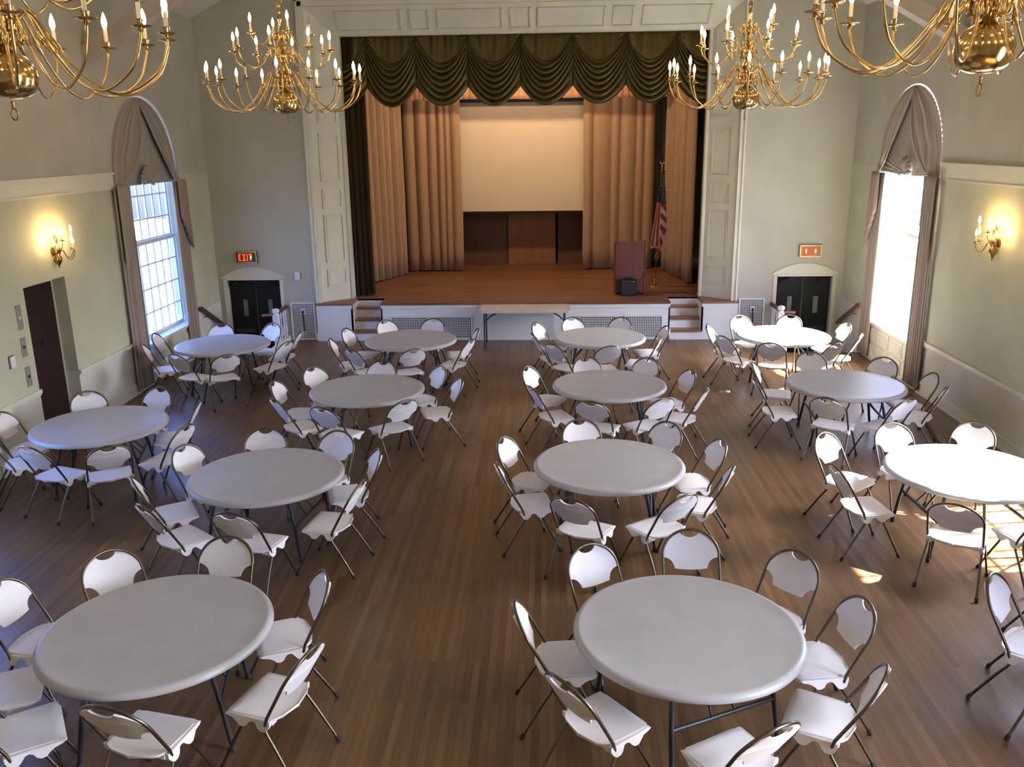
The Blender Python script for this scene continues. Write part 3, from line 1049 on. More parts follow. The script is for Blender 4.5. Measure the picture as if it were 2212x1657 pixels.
m = MB(); m.lathe([(0.012, 0), (0.012, 0.012), (0, 0.012)], 10); k = m.build('knob', M['steel'], am, 40, (0.10, -0.09, 0.295)); k.rotation_euler.x = pi / 2
m = MB(); m.tube(spline([(1.80, 18.035, SH + 0.22), (1.95, 18.04, SH + 0.33), (2.06, 18.06, SH + 0.42)]), 0.006, 6)
m.tube(spline([(1.80, 18.05, SH + 0.006), (2.05, 17.98, SH + 0.006), (2.25, 17.97, SH + 0.006), (2.42, 18.12, SH + 0.006), (2.55, 18.22, SH + 0.006), (2.68, 18.10, SH + 0.006), (2.82, 18.26, SH + 0.006), (2.95, 18.12, SH + 0.006), (3.1, 18.02, SH + 0.006)]), 0.006, 6)
tag(m.build('power_cable', M['rubber'], None, 60), 'thin black cable trailing from the amplifier across the stage floor', 'cable')

fg = tag(empty('flag', (2.355, 18.98, SH)), 'striped national flag with stars furled on a brass footed pole beside the lectern', 'flag')
m = MB(); m.lathe([(0.0, 0.0), (0.13, 0.0), (0.13, 0.012), (0.10, 0.03), (0.045, 0.05), (0.03, 0.08), (0.042, 0.10), (0.028, 0.12), (0.022, 0.19), (0.017, 0.2)], 28); m.build('flag_base', M['brass'], fg, 35)
TOPX = 0.085
def pole(z):
    return Vector((TOPX * z / 2.6, 0, z))
m = MB(); m.tube([pole(0.18), pole(2.46)], 0.013, 10); m.build('pole', M['rail_wood'], fg, 40)
m = MB()
m.lathe([(0.0, -0.06), (0.014, -0.05), (0.02, 0.0), (0.012, 0.03), (0.02, 0.06), (0.012, 0.075)], 12)
m.tube([(0, 0, 0.07), (0.004, 0, 0.10), (0.002, 0, 0.13)], [0.018, 0.024, 0.008], 8)
for s in (-1, 1):
    m.prism([(0.01 * s, 0.085), (0.045 * s, 0.12), (0.058 * s, 0.165), (0.03 * s, 0.145), (0.01 * s, 0.12)], lambda p, k: (p[0], -0.008 + 0.016 * k, p[1]))
m.build('eagle_finial', M['brass_old'], fg, 40, pole(2.50))
# cloth: two folded falls, each with its share of the starred canton and of the stripes
def math_node(nt, op, a, b=None):
    q = nt.nodes.new('ShaderNodeMath')
    q.operation = op
    for i, s in enumerate((a, b)):
        if s is None:
            continue
        if isinstance(s, (int, float)):
            q.inputs[i].default_value = s
        else:
            nt.links.new(s, q.inputs[i])
    return q.outputs[0]
def cloth(name, build):
    m = principled(name, (0.5, 0.45, 0.4), 0.85)
    nt = m.node_tree
    uvn = nt.nodes.new('ShaderNodeUVMap')
    sp = nt.nodes.new('ShaderNodeSeparateXYZ')
    nt.links.new(uvn.outputs[0], sp.inputs[0])
    fac, ca, cb = build(nt, sp.outputs['X'], sp.outputs['Y'])
    q = nt.nodes.new('ShaderNodeMixRGB')
    nt.links.new(fac, q.inputs[0])
    q.inputs[1].default_value, q.inputs[2].default_value = (*ca, 1), (*cb, 1)
    nt.links.new(q.outputs[0], nt.nodes['Principled BSDF'].inputs['Base Color'])
    return m
F_RED, F_WHITE, F_BLUE, F_GOLD = (0.33, 0.025, 0.025), (0.52, 0.45, 0.40), (0.010, 0.013, 0.035), (0.46, 0.33, 0.14)
def stars(nt, U, V):
    def cell(off):
        su = math_node(nt, 'SUBTRACT', math_node(nt, 'FRACT', math_node(nt, 'ADD', math_node(nt, 'MULTIPLY', U, 3.0), off)), 0.5)
        sv = math_node(nt, 'SUBTRACT', math_node(nt, 'FRACT', math_node(nt, 'ADD', math_node(nt, 'MULTIPLY', V, 7.0), off)), 0.5)
        return math_node(nt, 'LESS_THAN', math_node(nt, 'ADD', math_node(nt, 'MULTIPLY', su, su), math_node(nt, 'MULTIPLY', sv, sv)), 0.030)
    return math_node(nt, 'MAXIMUM', cell(0.0), cell(0.5)), F_BLUE, F_WHITE
def diag(nt, U, V):
    return math_node(nt, 'GREATER_THAN', math_node(nt, 'FRACT', math_node(nt, 'SUBTRACT', math_node(nt, 'MULTIPLY', V, 4.6), math_node(nt, 'MULTIPLY', U, 0.62))), 0.5), F_WHITE, F_RED
def vert(nt, U, V):
    return math_node(nt, 'GREATER_THAN', math_node(nt, 'FRACT', math_node(nt, 'ADD', math_node(nt, 'MULTIPLY', U, 1.75), 0.38)), 0.45), F_WHITE, F_RED
m_star, m_diag, m_vert = cloth('flag_stars', stars), cloth('flag_diagonal_stripes', diag), cloth('flag_upright_stripes', vert)
m_fr = noisy('gold_fringe', F_GOLD, (0.38, 0.26, 0.10), 60, 0.7)
def lerp_tab(tab, y):
    for (y0, x0), (y1, x1) in zip(tab, tab[1:]):
        if y <= y1:
            return x0 + (x1 - x0) * (y - y0) / (y1 - y0)
    return tab[-1][1]
TR_L = ((180, 660), (300, 640), (400, 630), (850, 630), (1000, 625), (1100, 600), (1170, 588))
TR_R = ((180, 680), (300, 678), (400, 690), (550, 698), (700, 708), (820, 712), (900, 684), (1000, 667), (1100, 662), (1170, 614))
TL_L = ((360, 630), (450, 610), (550, 597), (700, 580), (850, 556), (1000, 540), (1040, 538))
TL_R = ((360, 636), (1040, 634))
def fall(name, L, R, ya, yb, mat, depth, waves):
    mb = MB()
    def fn(u, v):
        y = ya + (yb - ya) * v
        x = lerp_tab(L, y) * (1 - u) + lerp_tab(R, y) * u
        z = 2.475 - 0.0019 * (y - 180)
        return ((x - 598) * 0.00199 - 0.008, depth + 0.03 * sin(u * waves + 0.004 * y) + 0.03 * u * (1 - u), z)
    grid_uv(mb, fn, 26, 30)
    return build_uv(mb, name, mat, fg, 80, 0.005)
fall('canton', TR_L, TR_R, 180, 555, m_star, -0.01, 7)
fall('stripes', TR_L, TR_R, 555, 1150, m_diag, -0.01, 7)
fall('fringe', TR_L, TR_R, 1150, 1170, m_fr, -0.01, 7)
fall('canton', TL_L, TL_R, 360, 525, noisy('flag_blue', F_BLUE, (0.014, 0.018, 0.045), 20, 0.85), -0.06, 8)
fall('stripes', TL_L, TL_R, 525, 1010, m_vert, -0.06, 8)
fall('fringe', TL_L, TL_R, 1010, 1036, m_fr, -0.06, 8)

# ------------------------------------------------------------------ grilles
def grille(name, x0, x1, z0, z1, y, nx, nz, label, border=0.03):
    g = tag(empty(name, ((x0 + x1) / 2, y, z0)), label, 'grille', 'white lattice vent grilles')
    w, h = (x1 - x0) / 2, z1 - z0
    m = MB().box(-w, w, -0.004, 0, 0, h); m.build('backing', M['hole'], g)
    m = MB()
    for a in ((-w, w, 0, border), (-w, w, h - border, h), (-w, -w + border, border, h - border), (w - border, w, border, h - border)):
        m.box(a[0], a[1], -0.022, -0.003, a[2], a[3])
    m.build('frame', M['trim_white'], g)
    m = MB()
    for i in range(1, nx):
        x = -w + border + (2 * w - 2 * border) * i / nx
        m.box(x - 0.005, x + 0.005, -0.014, -0.004, border, h - border)
    for i in range(1, nz):
        z = border + (h - 2 * border) * i / nz
        m.box(-w + border, w - border, -0.012, -0.004, z - 0.005, z + 0.005)
    m.build('lattice', M['trim_white'], g)
    return g
YG = SF - 0.001
grille('vent_grille', -3.16, -2.40, 0.03, 0.50, YG, 20, 12, 'white lattice grille in the stage front next to the left steps')
grille('vent_grille', -2.24, -1.50, 0.03, 0.50, YG, 20, 12, 'white lattice grille in the stage front just left of the long table')
grille('vent_grille', 0.64, 1.40, 0.03, 0.50, YG, 20, 12, 'white lattice grille in the stage front just right of the long table')
grille('vent_grille', 1.56, 2.33, 0.03, 0.50, YG, 20, 12, 'white lattice grille in the stage front next to the right steps')
grille('wall_grille', -5.21, -4.71, 0.01, 0.79, WALL_F - 0.001, 14, 22, 'tall lattice grille on the far wall left of the stage', 0.035)
grille('wall_grille', 3.83, 4.34, 0.01, 0.82, WALL_F - 0.001, 14, 22, 'tall lattice grille on the far wall right of the stage', 0.035)
for x, z, sd in ((-4.955, 0.60, 'left'), (4.10, 0.60, 'right')):
    o = tag(empty('outlet', (x, WALL_F - 0.024, z)), 'outlet plate with plugged in dark cord on the %s wall grille' % sd, 'outlet', 'outlets on the wall grilles')
    MB().box(-0.045, 0.045, -0.012, 0, -0.06, 0.06).build('cover_plate', M['trim_white'], o)
    MB().box(-0.02, 0.02, -0.045, -0.012, -0.03, 0.015).build('plug', M['rubber'], o)
    m = MB(); m.tube(spline([(0, -0.03, -0.02), (0.005, -0.035, -0.15), (0.012, -0.03, -0.40)]), 0.013, 6); m.build('cord', M['rubber'], o, 50)

# ------------------------------------------------------------------ long folding table in front of the stage
lt = tag(empty('folding_table', (-0.43, 16.83, 0)), 'long rectangular folding table against the stage front', 'table')
m = MB()
def rr(w, d, r, n=5):
    pts = []
    for cx, cyy, a0 in ((w - r, d - r, 0), (-w + r, d - r, 90), (-w + r, -d + r, 180), (w - r, -d + r, 270)):
        for k in range(n + 1):
            a = radians(a0 + 90 * k / n)
            pts.append((cx + r * cos(a), cyy + r * sin(a)))
    return pts
m.prism(rr(0.895, 0.365, 0.05), lambda p, k: (p[0], p[1], (0.695, 0.735)[k]))
m.prism(rr(0.865, 0.335, 0.04), lambda p, k: (p[0], p[1], (0.735, 0.742)[k]))
m.build('tabletop', noisy('long_table_top', (0.52, 0.47, 0.42), (0.56, 0.51, 0.46), 5, 0.45), lt)
for s in (-1, 1):
    for t in (-1, 1):
        m = MB(); m.tube([(s * 0.78, t * 0.26, 0.70), (s * 0.78, t * 0.26, 0.40), (s * 0.78, t * (0.26 if t < 0 else 0.30), 0.02)], 0.016, 8)
        l = m.build('leg', M['charcoal'], lt, 50)
        MB().lathe([(0.02, 0), (0.02, 0.03)], 10, (s * 0.78, t * (0.26 if t < 0 else 0.30), 0)).build('foot_cap', M['rubber'], l, 40)
    m = MB(); m.tube([(s * 0.78, -0.26, 0.45), (s * 0.78, 0.26, 0.45)], 0.012, 8); m.build('crossbar', M['charcoal'], lt, 50)
    m = MB()
    m.tube([(s * 0.78, 0, 0.47), (s * 0.66, 0, 0.58), (s * 0.42, 0, 0.69)], 0.014, 8)
    m.build('brace', M['charcoal'], lt, 50)
# ------------------------------------------------------------------ double doors, stairs, rails
def double_door(idx, xs, side):
    cx = (xs[0] + xs[1]) / 2
    d = struct(empty('door_%d' % idx, (cx, WALL_F + 0.10, DOOR_B)))
    H, w = DOOR_T - DOOR_B, (xs[1] - xs[0]) / 2
    for s in (-1, 1):
        lf = MB()
        a, b = sorted((s * 0.004, s * (w - 0.004)))
        lc = s * (0.235 if s < 0 else 0.275)
        lz0, lz1, lw = H - 0.77, H - 0.40, 0.062
        lf.box(a, b, 0, 0.045, 0, lz0); lf.box(a, b, 0, 0.045, lz1, H)
        lf.box(a, lc - lw, 0, 0.045, lz0, lz1); lf.box(lc + lw, b, 0, 0.045, lz0, lz1)
        leaf = lf.build('door_leaf', M['door_black'], d)
        MB().box(lc - lw, lc + lw, 0.015, 0.025, lz0, lz1).build('vision_panel', M['wired_glass'], leaf)
        m = MB()
        for z in (lz0, lz1):
            m.box(lc - lw - 0.012, lc + lw + 0.012, -0.006, 0, z - 0.012, z + 0.012)
        for x in (lc - lw, lc + lw):
            m.box(x - 0.012, x + 0.012, -0.006, 0, lz0, lz1)
        m.build('glazing_bead', M['door_black'], leaf)
        m = MB()
        m.box(*sorted((s * (w - 0.06), s * (w - 0.26))), -0.06, 0, H - 0.13, H - 0.07)
        m.obox((s * (w - 0.20), -0.05, H - 0.075), (-s * 0.02, 0.0, 0.0), (s * 0.11, -0.10, 0), (0, 0, 0.012))
        m.obox((s * (w - 0.09), -0.155, H - 0.075), (s * 0.02, 0, 0), (-s * 0.16, 0.145, 0.03), (0, 0, 0.012))
        m.build('door_closer', M['black_plastic'], leaf)
        m = MB(); m.box(*sorted((s * 0.05, s * (w - 0.08))), -0.07, -0.03, 0.95, 1.02); m.build('push_bar', M['charcoal'], leaf)
        m = MB(); m.box(*sorted((s * (w - 0.11), s * (w + 0.005))), -0.03, 0.0, H - 0.03, H + 0.035); m.build('hinge_block', M['door_black'], d)
    # casing and the segmental arch above
    m = MB()
    for s in (-1, 1):
        a, b = sorted((s * w, s * (w + 0.07)))
        m.box(a, b, -0.125, -0.10, 0, H + 0.01)
    m.box(-w, w, -0.12, -0.095, H, H + 0.045)
    m.build('door_casing', M['trim'], d)
    m = MB()
    n, hw, rise = 22, w + 0.10, 0.20
    for k in range(n):
        t0, t1 = -1 + 2 * k / n, -1 + 2 * (k + 1) / n
        z0, z1 = H + 0.04 + rise * (1 - t0 * t0), H + 0.04 + rise * (1 - t1 * t1)
        m.prism([(t0 * hw, z0 - 0.012), (t1 * hw, z1 - 0.012), (t1 * hw, z1 + 0.022), (t0 * hw, z0 + 0.022)], lambda p, q: (p[0], -0.10 - 0.028 * (1 - q), p[1]))
        m.prism([(t0 * hw, H + 0.03), (t1 * hw, H + 0.03), (t1 * hw, z1), (t0 * hw, z0)], lambda p, q: (p[0], -0.10 - 0.010 * (1 - q), p[1]))
    m.build('arched_panel', M['trim'], d)
double_door(2, DOOR_L, 'left')
double_door(3, DOOR_R, 'right')

def sunken_stairs(x0, x1, sg, side):
    """flight going down from the hall floor to the exit doors"""
    s = tag(empty('stairs', ((x0 + x1) / 2, WELL_Y, 0)), 'sunken flight of steps leading down to the exit doors on the %s' % side, 'stairs', 'sunken exit stairs')
    h = (x1 - x0) / 2 - 0.008
    for k in range(4):
        m = MB(); m.box(-h, h, 0.22 * k - 0.0, 0.22 * k + 0.25, -0.158 * (k + 1) - 0.04, -0.158 * (k + 1)); m.build('tread', M['wood_nosing'], s)
        m = MB(); m.box(-h, h, 0.22 * k - 0.02, 0.22 * k, -0.158 * (k + 1), -0.158 * k); m.build('riser', M['trim_white'], s)
    m = MB().box(-h, h, 0.86, 1.6, -0.83, -0.79); m.build('landing', M['floor'], s)
    m = MB().box(*((h, h + 0.06) if sg < 0 else (-h - 0.06, -h)), -0.02, 1.25, -0.95, 0.10); m.build('curb', M['trim_white'], s)
    return s
sunken_stairs(WALL_L, WELL_L - 0.0, -1, 'left')
sunken_stairs(WELL_R, WALL_R, 1, 'right')

def guard(xc, sg, side):
    """newel post, balusters and level rail beside the stairwell; sg +1 = stair on the right of the rail"""
    g = tag(empty('stair_railing', (xc, 16.58, 0)), 'white newel post with turned balusters and dark handrail by the %s exit' % side, 'railing', 'stairwell railings')
    m = MB()
    m.box(-0.055, 0.055, -0.055, 0.055, 0, 0.66)
    m.lathe([(0.062, 0.64), (0.072, 0.655), (0.050, 0.68), (0.050, 0.70), (0.074, 0.725), (0.074, 0.765), (0.05, 0.79), (0.0, 0.80)], 8)
    m.build('newel_post', M['trim_white'], g, 30)
    m = MB()
    m.tube([(0, 0.04, 0.705), (0, 0.72, 0.705)], 0.032, 10)
    m.box(-0.026, 0.026, 0.04, 0.72, 0.665, 0.705)
    m.build('handrail', M['rail_wood'], g, 40)
    m = MB(); m.tube([(sg * 0.04, 0.0, 0.665), (sg * 0.22, 0.0, 0.66), (sg * 0.27, -0.01, 0.655)], [0.026, 0.028, 0.030], 10); m.build('rail_volute', noisy('volute_wood', (0.25, 0.12, 0.08), (0.30, 0.15, 0.10), 6, 0.5), g, 40)
    for k in range(4):
        m = MB(); m.lathe([(0.020, 0.0), (0.020, 0.12), (0.013, 0.14), (0.024, 0.20), (0.026, 0.27), (0.012, 0.44), (0.016, 0.48), (0.012, 0.52), (0.019, 0.55), (0.019, 0.67)], 10, (0, 0.15 + 0.155 * k, 0.0))
        m.build('baluster', M['trim_white'], g, 40)
guard(WELL_L + 0.0, -1, 'left')
guard(WELL_R + 0.0, 1, 'right')

for x, sg, side, mt in ((WALL_L + 0.075, 1, 'left', 'rail_wood'), (WALL_R - 0.075, -1, 'right', None)):
    mt = M[mt] if mt else noisy('lighter_rail_wood', (0.20, 0.085, 0.04), (0.26, 0.12, 0.055), 8, 0.4, stretch=(1, 6, 6))
    h = tag(empty('wall_handrail', (x, 16.1, 0.86)), 'wooden handrail sloping down the %s wall towards the exit doors' % side, 'handrail', 'sloping wall handrails')
    m = MB()
    d = Vector((0, 1.08, -0.56))
    m.obox((-0.022, -0.12, 0.0), (0.044, 0, 0), (0, 0.12, 0), (0, 0, 0.07))
    m.obox((-0.022, 0, 0.0), (0.044, 0, 0), d, (0, 0, 0.07))
    m.build('rail', mt, h)
    for t in (0.22, 0.78):
        m = MB(); m.tube([d * t + Vector((0, 0, 0)), d * t + Vector((0, 0, -0.05)), d * t + Vector((-sg * 0.07, 0, -0.06))], 0.008, 8); m.build('bracket', M['charcoal'], h, 50)

# ------------------------------------------------------------------ exit signs
EXIT_RED = emit('exit_letter_glow', (1.0, 0.07, 0.02), 1.5)
EXIT_HOT = emit('exit_lamp_glow', (1.0, 0.62, 0.22), 2.6)
def letters(m, w, h, t):
    """E X I T as strokes, returned in one mesh, centred"""
    lw = w / 4.6
    x = -w / 2
    for ch in 'EXIT':
        cw = lw * (0.45 if ch == 'I' else 1.0)
        if ch == 'E':
            m.box(x, x + t, 0, 0.006, -h / 2, h / 2)
            for z in (-h / 2, -t / 2, h / 2 - t):
                m.box(x, x + cw * (0.8 if z == -t / 2 else 0.95), 0, 0.006, z, z + t)
        elif ch == 'X':
            for s in (-1, 1):
                m.obox((x if s > 0 else x + cw - t, 0, -h / 2), (t, 0, 0), (0, 0.006, 0), (s * (cw - t), 0, h))
        elif ch == 'I':
            m.box(x + cw / 2 - t / 2, x + cw / 2 + t / 2, 0, 0.006, -h / 2, h / 2)
        else:
            m.box(x, x + cw, 0, 0.006, h / 2 - t, h / 2)
            m.box(x + cw / 2 - t / 2, x + cw / 2 + t / 2, 0, 0.006, -h / 2, h / 2)
        x += cw + lw * 0.27
    return m
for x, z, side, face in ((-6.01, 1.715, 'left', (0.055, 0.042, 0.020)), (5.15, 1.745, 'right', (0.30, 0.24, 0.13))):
    e = tag(empty('exit_sign', (x, WALL_F - 0.001, z)), 'small lit red EXIT sign above the %s pair of black doors' % side, 'exit sign', 'exit signs')
    m = MB().box(-0.215, 0.215, -0.075, 0, -0.118, 0.118); m.build('housing', M['brass_old'], e)
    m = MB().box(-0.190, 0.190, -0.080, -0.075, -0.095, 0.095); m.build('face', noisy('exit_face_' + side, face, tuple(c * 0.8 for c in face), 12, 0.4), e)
    m = letters(MB(), 0.30, 0.145, 0.026)
    m.v = [(p[0], -0.087 + p[1], p[2]) for p in m.v]
    m.build('lettering', EXIT_RED, e)
    for bx in ((0.105,) if side == 'left' else (-0.10, 0.085)):
        m = MB(); m.lathe([(0.0, -0.055), (0.009, -0.03), (0.014, 0.005), (0.011, 0.03), (0.0, 0.042)], 12, (bx, -0.088, 0.005)); m.build('lamp', EXIT_HOT, e, 60)

# ------------------------------------------------------------------ small wall fittings
o = tag(empty('wall_box', (-5.015, WALL_F - 0.001, 1.33)), 'small white box on the far wall left of the stage', 'wall box')
MB().box(-0.045, 0.045, -0.05, 0, -0.075, 0.075).build('cover', M['trim_white'], o)
MB().box(-0.052, 0.052, -0.012, 0, -0.082, 0.082).build('back_plate', M['trim'], o)
for i, (y, z0, z1, txt) in enumerate(((10.54, 1.67, 1.985, 'tall top metal plate of the three beside the elevator door'), (10.53, 1.32, 1.57, 'middle metal call plate with button beside the elevator door'), (10.53, 0.93, 1.19, 'lowest metal call plate with button beside the elevator door'))):
    p = tag(empty('elevator_plate', (WALL_L + 0.001, y, (z0 + z1) / 2)), txt, 'wall plate', 'elevator plates')
    h = (z1 - z0) / 2
    MB().box(0, 0.006, -0.055, 0.055, -h, h).build('plate', M['steel'], p)
    if i == 0:
        MB().prism([(-0.026, 0.03), (0.026, 0.03), (0.0, -0.025)], lambda q, k: (0.006 + 0.004 * k, q[0], q[1] - 0.02)).build('arrow', M['candle'], p)
    else:
        m = MB(); m.lathe([(0.02, 0), (0.02, 0.008), (0, 0.008)], 16); b = m.build('button', M['rubber'], p, 40, (0.006, 0, -0.0)); b.rotation_euler.y = pi / 2
o = tag(empty('thermostat', (WALL_L + 0.001, 10.23, 1.325)), 'small white thermostat box on the left wall beside the metal plates', 'thermostat')
MB().box(0, 0.03, -0.045, 0.045, -0.07, 0.07).build('case', M['trim_white'], o)
MB().box(0, 0.008, -0.052, 0.052, -0.078, 0.078).build('back_plate', M['black_plastic'], o)

# ------------------------------------------------------------------ chandeliers
def revolve_bits(m, z, r, n, size):
    for k in range(n):
        a = 2 * pi * k / n
        c, s = cos(a), sin(a)
        pts = [(r * 0.25, z + size * 0.35), (r * 0.75, z + size * 0.75), (r * 1.0, z + size * 0.25), (r * 0.92, z - size * 0.35), (r * 0.55, z - size * 0.45), (r * 0.45, z - size * 0.05), (r * 0.68, z + size * 0.12)]
        m.tube(spline([(p[0] * c, p[0] * s, p[1]) for p in pts], 4), 0.009, 6)
CH = {}
def chandelier_meshes():
    m = MB()
    m.lathe([(0.0, -0.140), (0.02, -0.140), (0.06, -0.136), (0.105, -0.122), (0.138, -0.095), (0.157, -0.055), (0.165, -0.012), (0.162, 0.022), (0.148, 0.060), (0.118, 0.097), (0.07, 0.128), (0.035, 0.15), (0.022, 0.175), (0.028, 0.185)], 40)
    CH['globe'] = m.mesh('globe', M['brass'], 50)
    m = MB()
    m.lathe([(0.028, 0.18), (0.05, 0.20), (0.065, 0.235), (0.085, 0.255), (0.085, 0.285), (0.055, 0.30), (0.045, 0.33), (0.075, 0.355), (0.082, 0.38), (0.070, 0.40), (0.045, 0.445), (0.028, 0.49),
             (0.040, 0.505), (0.060, 0.53), (0.060, 0.565), (0.04, 0.585), (0.026, 0.61), (0.05, 0.635), (0.056, 0.66), (0.034, 0.69), (0.022, 0.74), (0.045, 0.765), (0.052, 0.79), (0.045, 0.815), (0.022, 0.84),
             (0.018, 0.86), (0.028, 0.875), (0.018, 0.89), (0.016, 0.95), (0.030, 0.985), (0.018, 1.01), (0.022, 1.06), (0.028, 1.10), (0.016, 1.125), (0.026, 1.145), (0.012, 1.17), (0.0, 1.175)], 20)
    CH['stem'] = m.mesh('stem', M['brass'], 40)
    for i, q in enumerate(((0.22, 0.115, 12, 0.10), (0.52, 0.10, 8, 0.09), (0.775, 0.095, 8, 0.06))):
        m = MB(); revolve_bits(m, *q)
        CH['scroll%d' % i] = m.mesh('scrollwork', M['brass'], 60)
    m = MB(); m.lathe([(0.0, -0.15), (0.01, -0.152), (0.013, -0.162), (0.007, -0.172), (0.012, -0.182), (0.007, -0.19), (0.003, -0.2)], 10, (0, 0, 0.0))
    m.tube([(0, 0.034 * sin(2 * pi * k / 20), -0.228 + 0.034 * cos(2 * pi * k / 20)) for k in range(20)], 0.005, 6, closed=True)
    CH['ring'] = m.mesh('finial_ring', M['brass_old'], 60)
    m = MB()
    m.tube([(0.045 * sin(2 * pi * k / 22), 0, 1.215 + 0.045 * cos(2 * pi * k / 22)) for k in range(22)], 0.007, 6, closed=True)
    z = 1.265
    k = 0
    while z < 4.7:
        e = [(0.017 * cos(2 * pi * t / 14), 0, 0.034 * sin(2 * pi * t / 14)) for t in range(14)]
        m.tube([((p[0], 0, z + p[2]) if k % 2 else (0, p[0], z + p[2])) for p in e], 0.004, 5, closed=True)
        z += 0.055
        k += 1
    CH['chain'] = m.mesh('chain', M['brass_old'], 60)
    # arms: (hub radius/z, crest, lowest, cup radius/z)
    specs = {'low': ((0.06, 0.27), (0.17, 0.36), (0.29, 0.17), (0.47, -0.04), (0.66, -0.105), (0.86, 0.01), (0.935, 0.16), (0.945, 0.225)),
             'mid': ((0.05, 0.56), (0.13, 0.665), (0.20, 0.57), (0.30, 0.44), (0.42, 0.405), (0.545, 0.47), (0.59, 0.56), (0.60, 0.605)),
             'top': ((0.04, 0.80), (0.10, 0.865), (0.15, 0.78), (0.21, 0.70), (0.275, 0.69), (0.34, 0.74), (0.362, 0.79), (0.365, 0.805))}
    for nm, p in specs.items():
        m = MB()
        rt = 0.0082 if nm == 'low' else 0.007
        path = spline([(a, 0, b) for a, b in p], 7)
        m.tube(path, rt, 8)
        i = len(path) // 4
        m.tube([path[i], path[i + 1], path[i + 2], path[i + 3]], [rt * 1.3, rt * 2.1, rt * 2.1, rt * 1.2], 8)
        r, z = p[-1]
        m.lathe([(0.010, -0.02), (0.016, -0.012), (0.012, 0.0), (0.030, 0.004), (0.058, 0.012), (0.060, 0.016), (0.028, 0.012), (0.018, 0.014), (0.020, 0.045), (0.023, 0.05), (0.016, 0.052)], 18, (r, 0, z), 0.07, 9)
        CH['arm_' + nm] = m.mesh('arm', M['brass'], 50)
        m = MB(); m.lathe([(0.0125, 0.045), (0.0125, 0.135), (0.010, 0.14), (0.0, 0.14)], 12, (r, 0, z)); CH['candle_' + nm] = m.mesh('candle', M['candle'], 40)
        m = MB(); m.lathe([(0.009, 0.138), (0.015, 0.155), (0.0185, 0.175), (0.016, 0.198), (0.009, 0.222), (0.003, 0.24), (0.0, 0.245)], 12, (r, 0, z))
        CH['bulb_' + nm] = m.mesh('bulb', M['bulb'], 60)
        CH['dead_' + nm] = m.mesh('bulb', M['bulb_off'], 60)
chandelier_meshes()
def mobj(name, me, parent, rz=0.0):
    o = bpy.data.objects.new(name, me)
    C.objects.link(o)
    o.parent = parent
    o.rotation_euler.z = rz
    return o
def chandelier(loc, phase, dead, label):
    c = tag(empty('chandelier', loc), label, 'chandelier', 'brass candle chandeliers')
    for nm, key in (('globe', 'globe'), ('stem', 'stem'), ('scrollwork', 'scroll0'), ('scrollwork', 'scroll1'), ('scrollwork', 'scroll2'), ('finial_ring', 'ring'), ('chain', 'chain')):
        mobj(nm, CH[key], c)
    i = 0
    for tier, n, ph in (('low', 16, 11.25), ('mid', 8, phase), ('top', 4, phase + 27)):
        for k in range(n):
            a = mobj('arm', CH['arm_' + tier], c, radians(ph + 360 * k / n))
            mobj('candle', CH['candle_' + tier], a)
            mobj('bulb', CH[('dead_' if i in dead else 'bulb_') + tier], a)
            i += 1
    return c
chandelier((-3.305, 11.5, 4.395), 3, (11, 24), 'whole brass chandelier hanging left of the stage opening')
chandelier((2.485, 11.5, 4.365), 8, (), 'whole brass chandelier hanging right of the stage opening')
chandelier((-3.25, 5.45, 4.315), 0, (15,), 'nearer brass chandelier cut off by the top left corner')
chandelier((2.525, 5.45, 4.37), 4, (), 'nearer brass chandelier cut off by the top right corner')

# ------------------------------------------------------------------ wall sconces
def sconce(x, y, z, sg, side):
    s = tag(empty('wall_sconce', (x, y, z)), 'brass candle sconce glowing on the %s wall' % side, 'sconce', 'brass wall sconces')
    m = MB()
    m.lathe([(0.0, -0.235), (0.008, -0.22), (0.012, -0.19), (0.030, -0.165), (0.050, -0.12), (0.052, -0.09), (0.030, -0.06), (0.022, -0.03), (0.040, 0.0), (0.045, 0.03), (0.025, 0.07), (0.018, 0.12), (0.030, 0.15), (0.024, 0.18), (0.010, 0.21), (0.0, 0.23)], 16, (sg * 0.06, 0, 0))
    m.build('body', M['brass_old'], s, 45)
    m = MB(); m.lathe([(0.0, 0.0), (0.06, 0.0), (0.055, 0.02), (0.03, 0.03), (0.0, 0.032)], 18); bp = m.build('back_plate', M['brass_old'], s, 45); bp.rotation_euler.y = sg * pi / 2
    for tier, angs, R, z0 in (('low', (-66, 0, 66), 0.235, -0.02), ('high', (-38, 38), 0.20, 0.13)):
        for an in angs:
            aa = radians(an) + (0 if sg > 0 else pi)
            c, q = cos(aa), sin(aa)
            k = R / 0.235
            pts = [(0.03, z0 - 0.02), (0.075, z0 + 0.045), (0.11, z0 - 0.03), (0.15, z0 - 0.085), (0.20, z0 - 0.075), (0.232, z0 - 0.02), (0.235, z0 + 0.02)]
            m = MB()
            o0 = Vector((sg * 0.06, 0, 0))
            m.tube(spline([o0 + Vector((p[0] * k * c, p[0] * k * q, p[1])) for p in pts], 5), 0.006, 7)
            e = o0 + Vector((R * c, R * q, z0 + 0.02))
            m.lathe([(0.006, -0.01), (0.030, 0.002), (0.036, 0.008), (0.014, 0.010), (0.013, 0.03), (0.010, 0.032)], 14, e)
            arm = m.build('arm', M['brass_old'], s, 50)
            m = MB(); m.lathe([(0.0095, 0.028), (0.0095, 0.10), (0, 0.10)], 10, e); m.build('candle', M['candle'], arm, 40)
            m = MB(); m.lathe([(0.007, 0.098), (0.014, 0.118), (0.016, 0.132), (0.012, 0.155), (0.004, 0.182), (0, 0.186)], 12, e); m.build('bulb', M['bulb_sconce'], arm, 60)
    return s
sconce(WALL_L, 11.52, 2.54, 1, 'left')
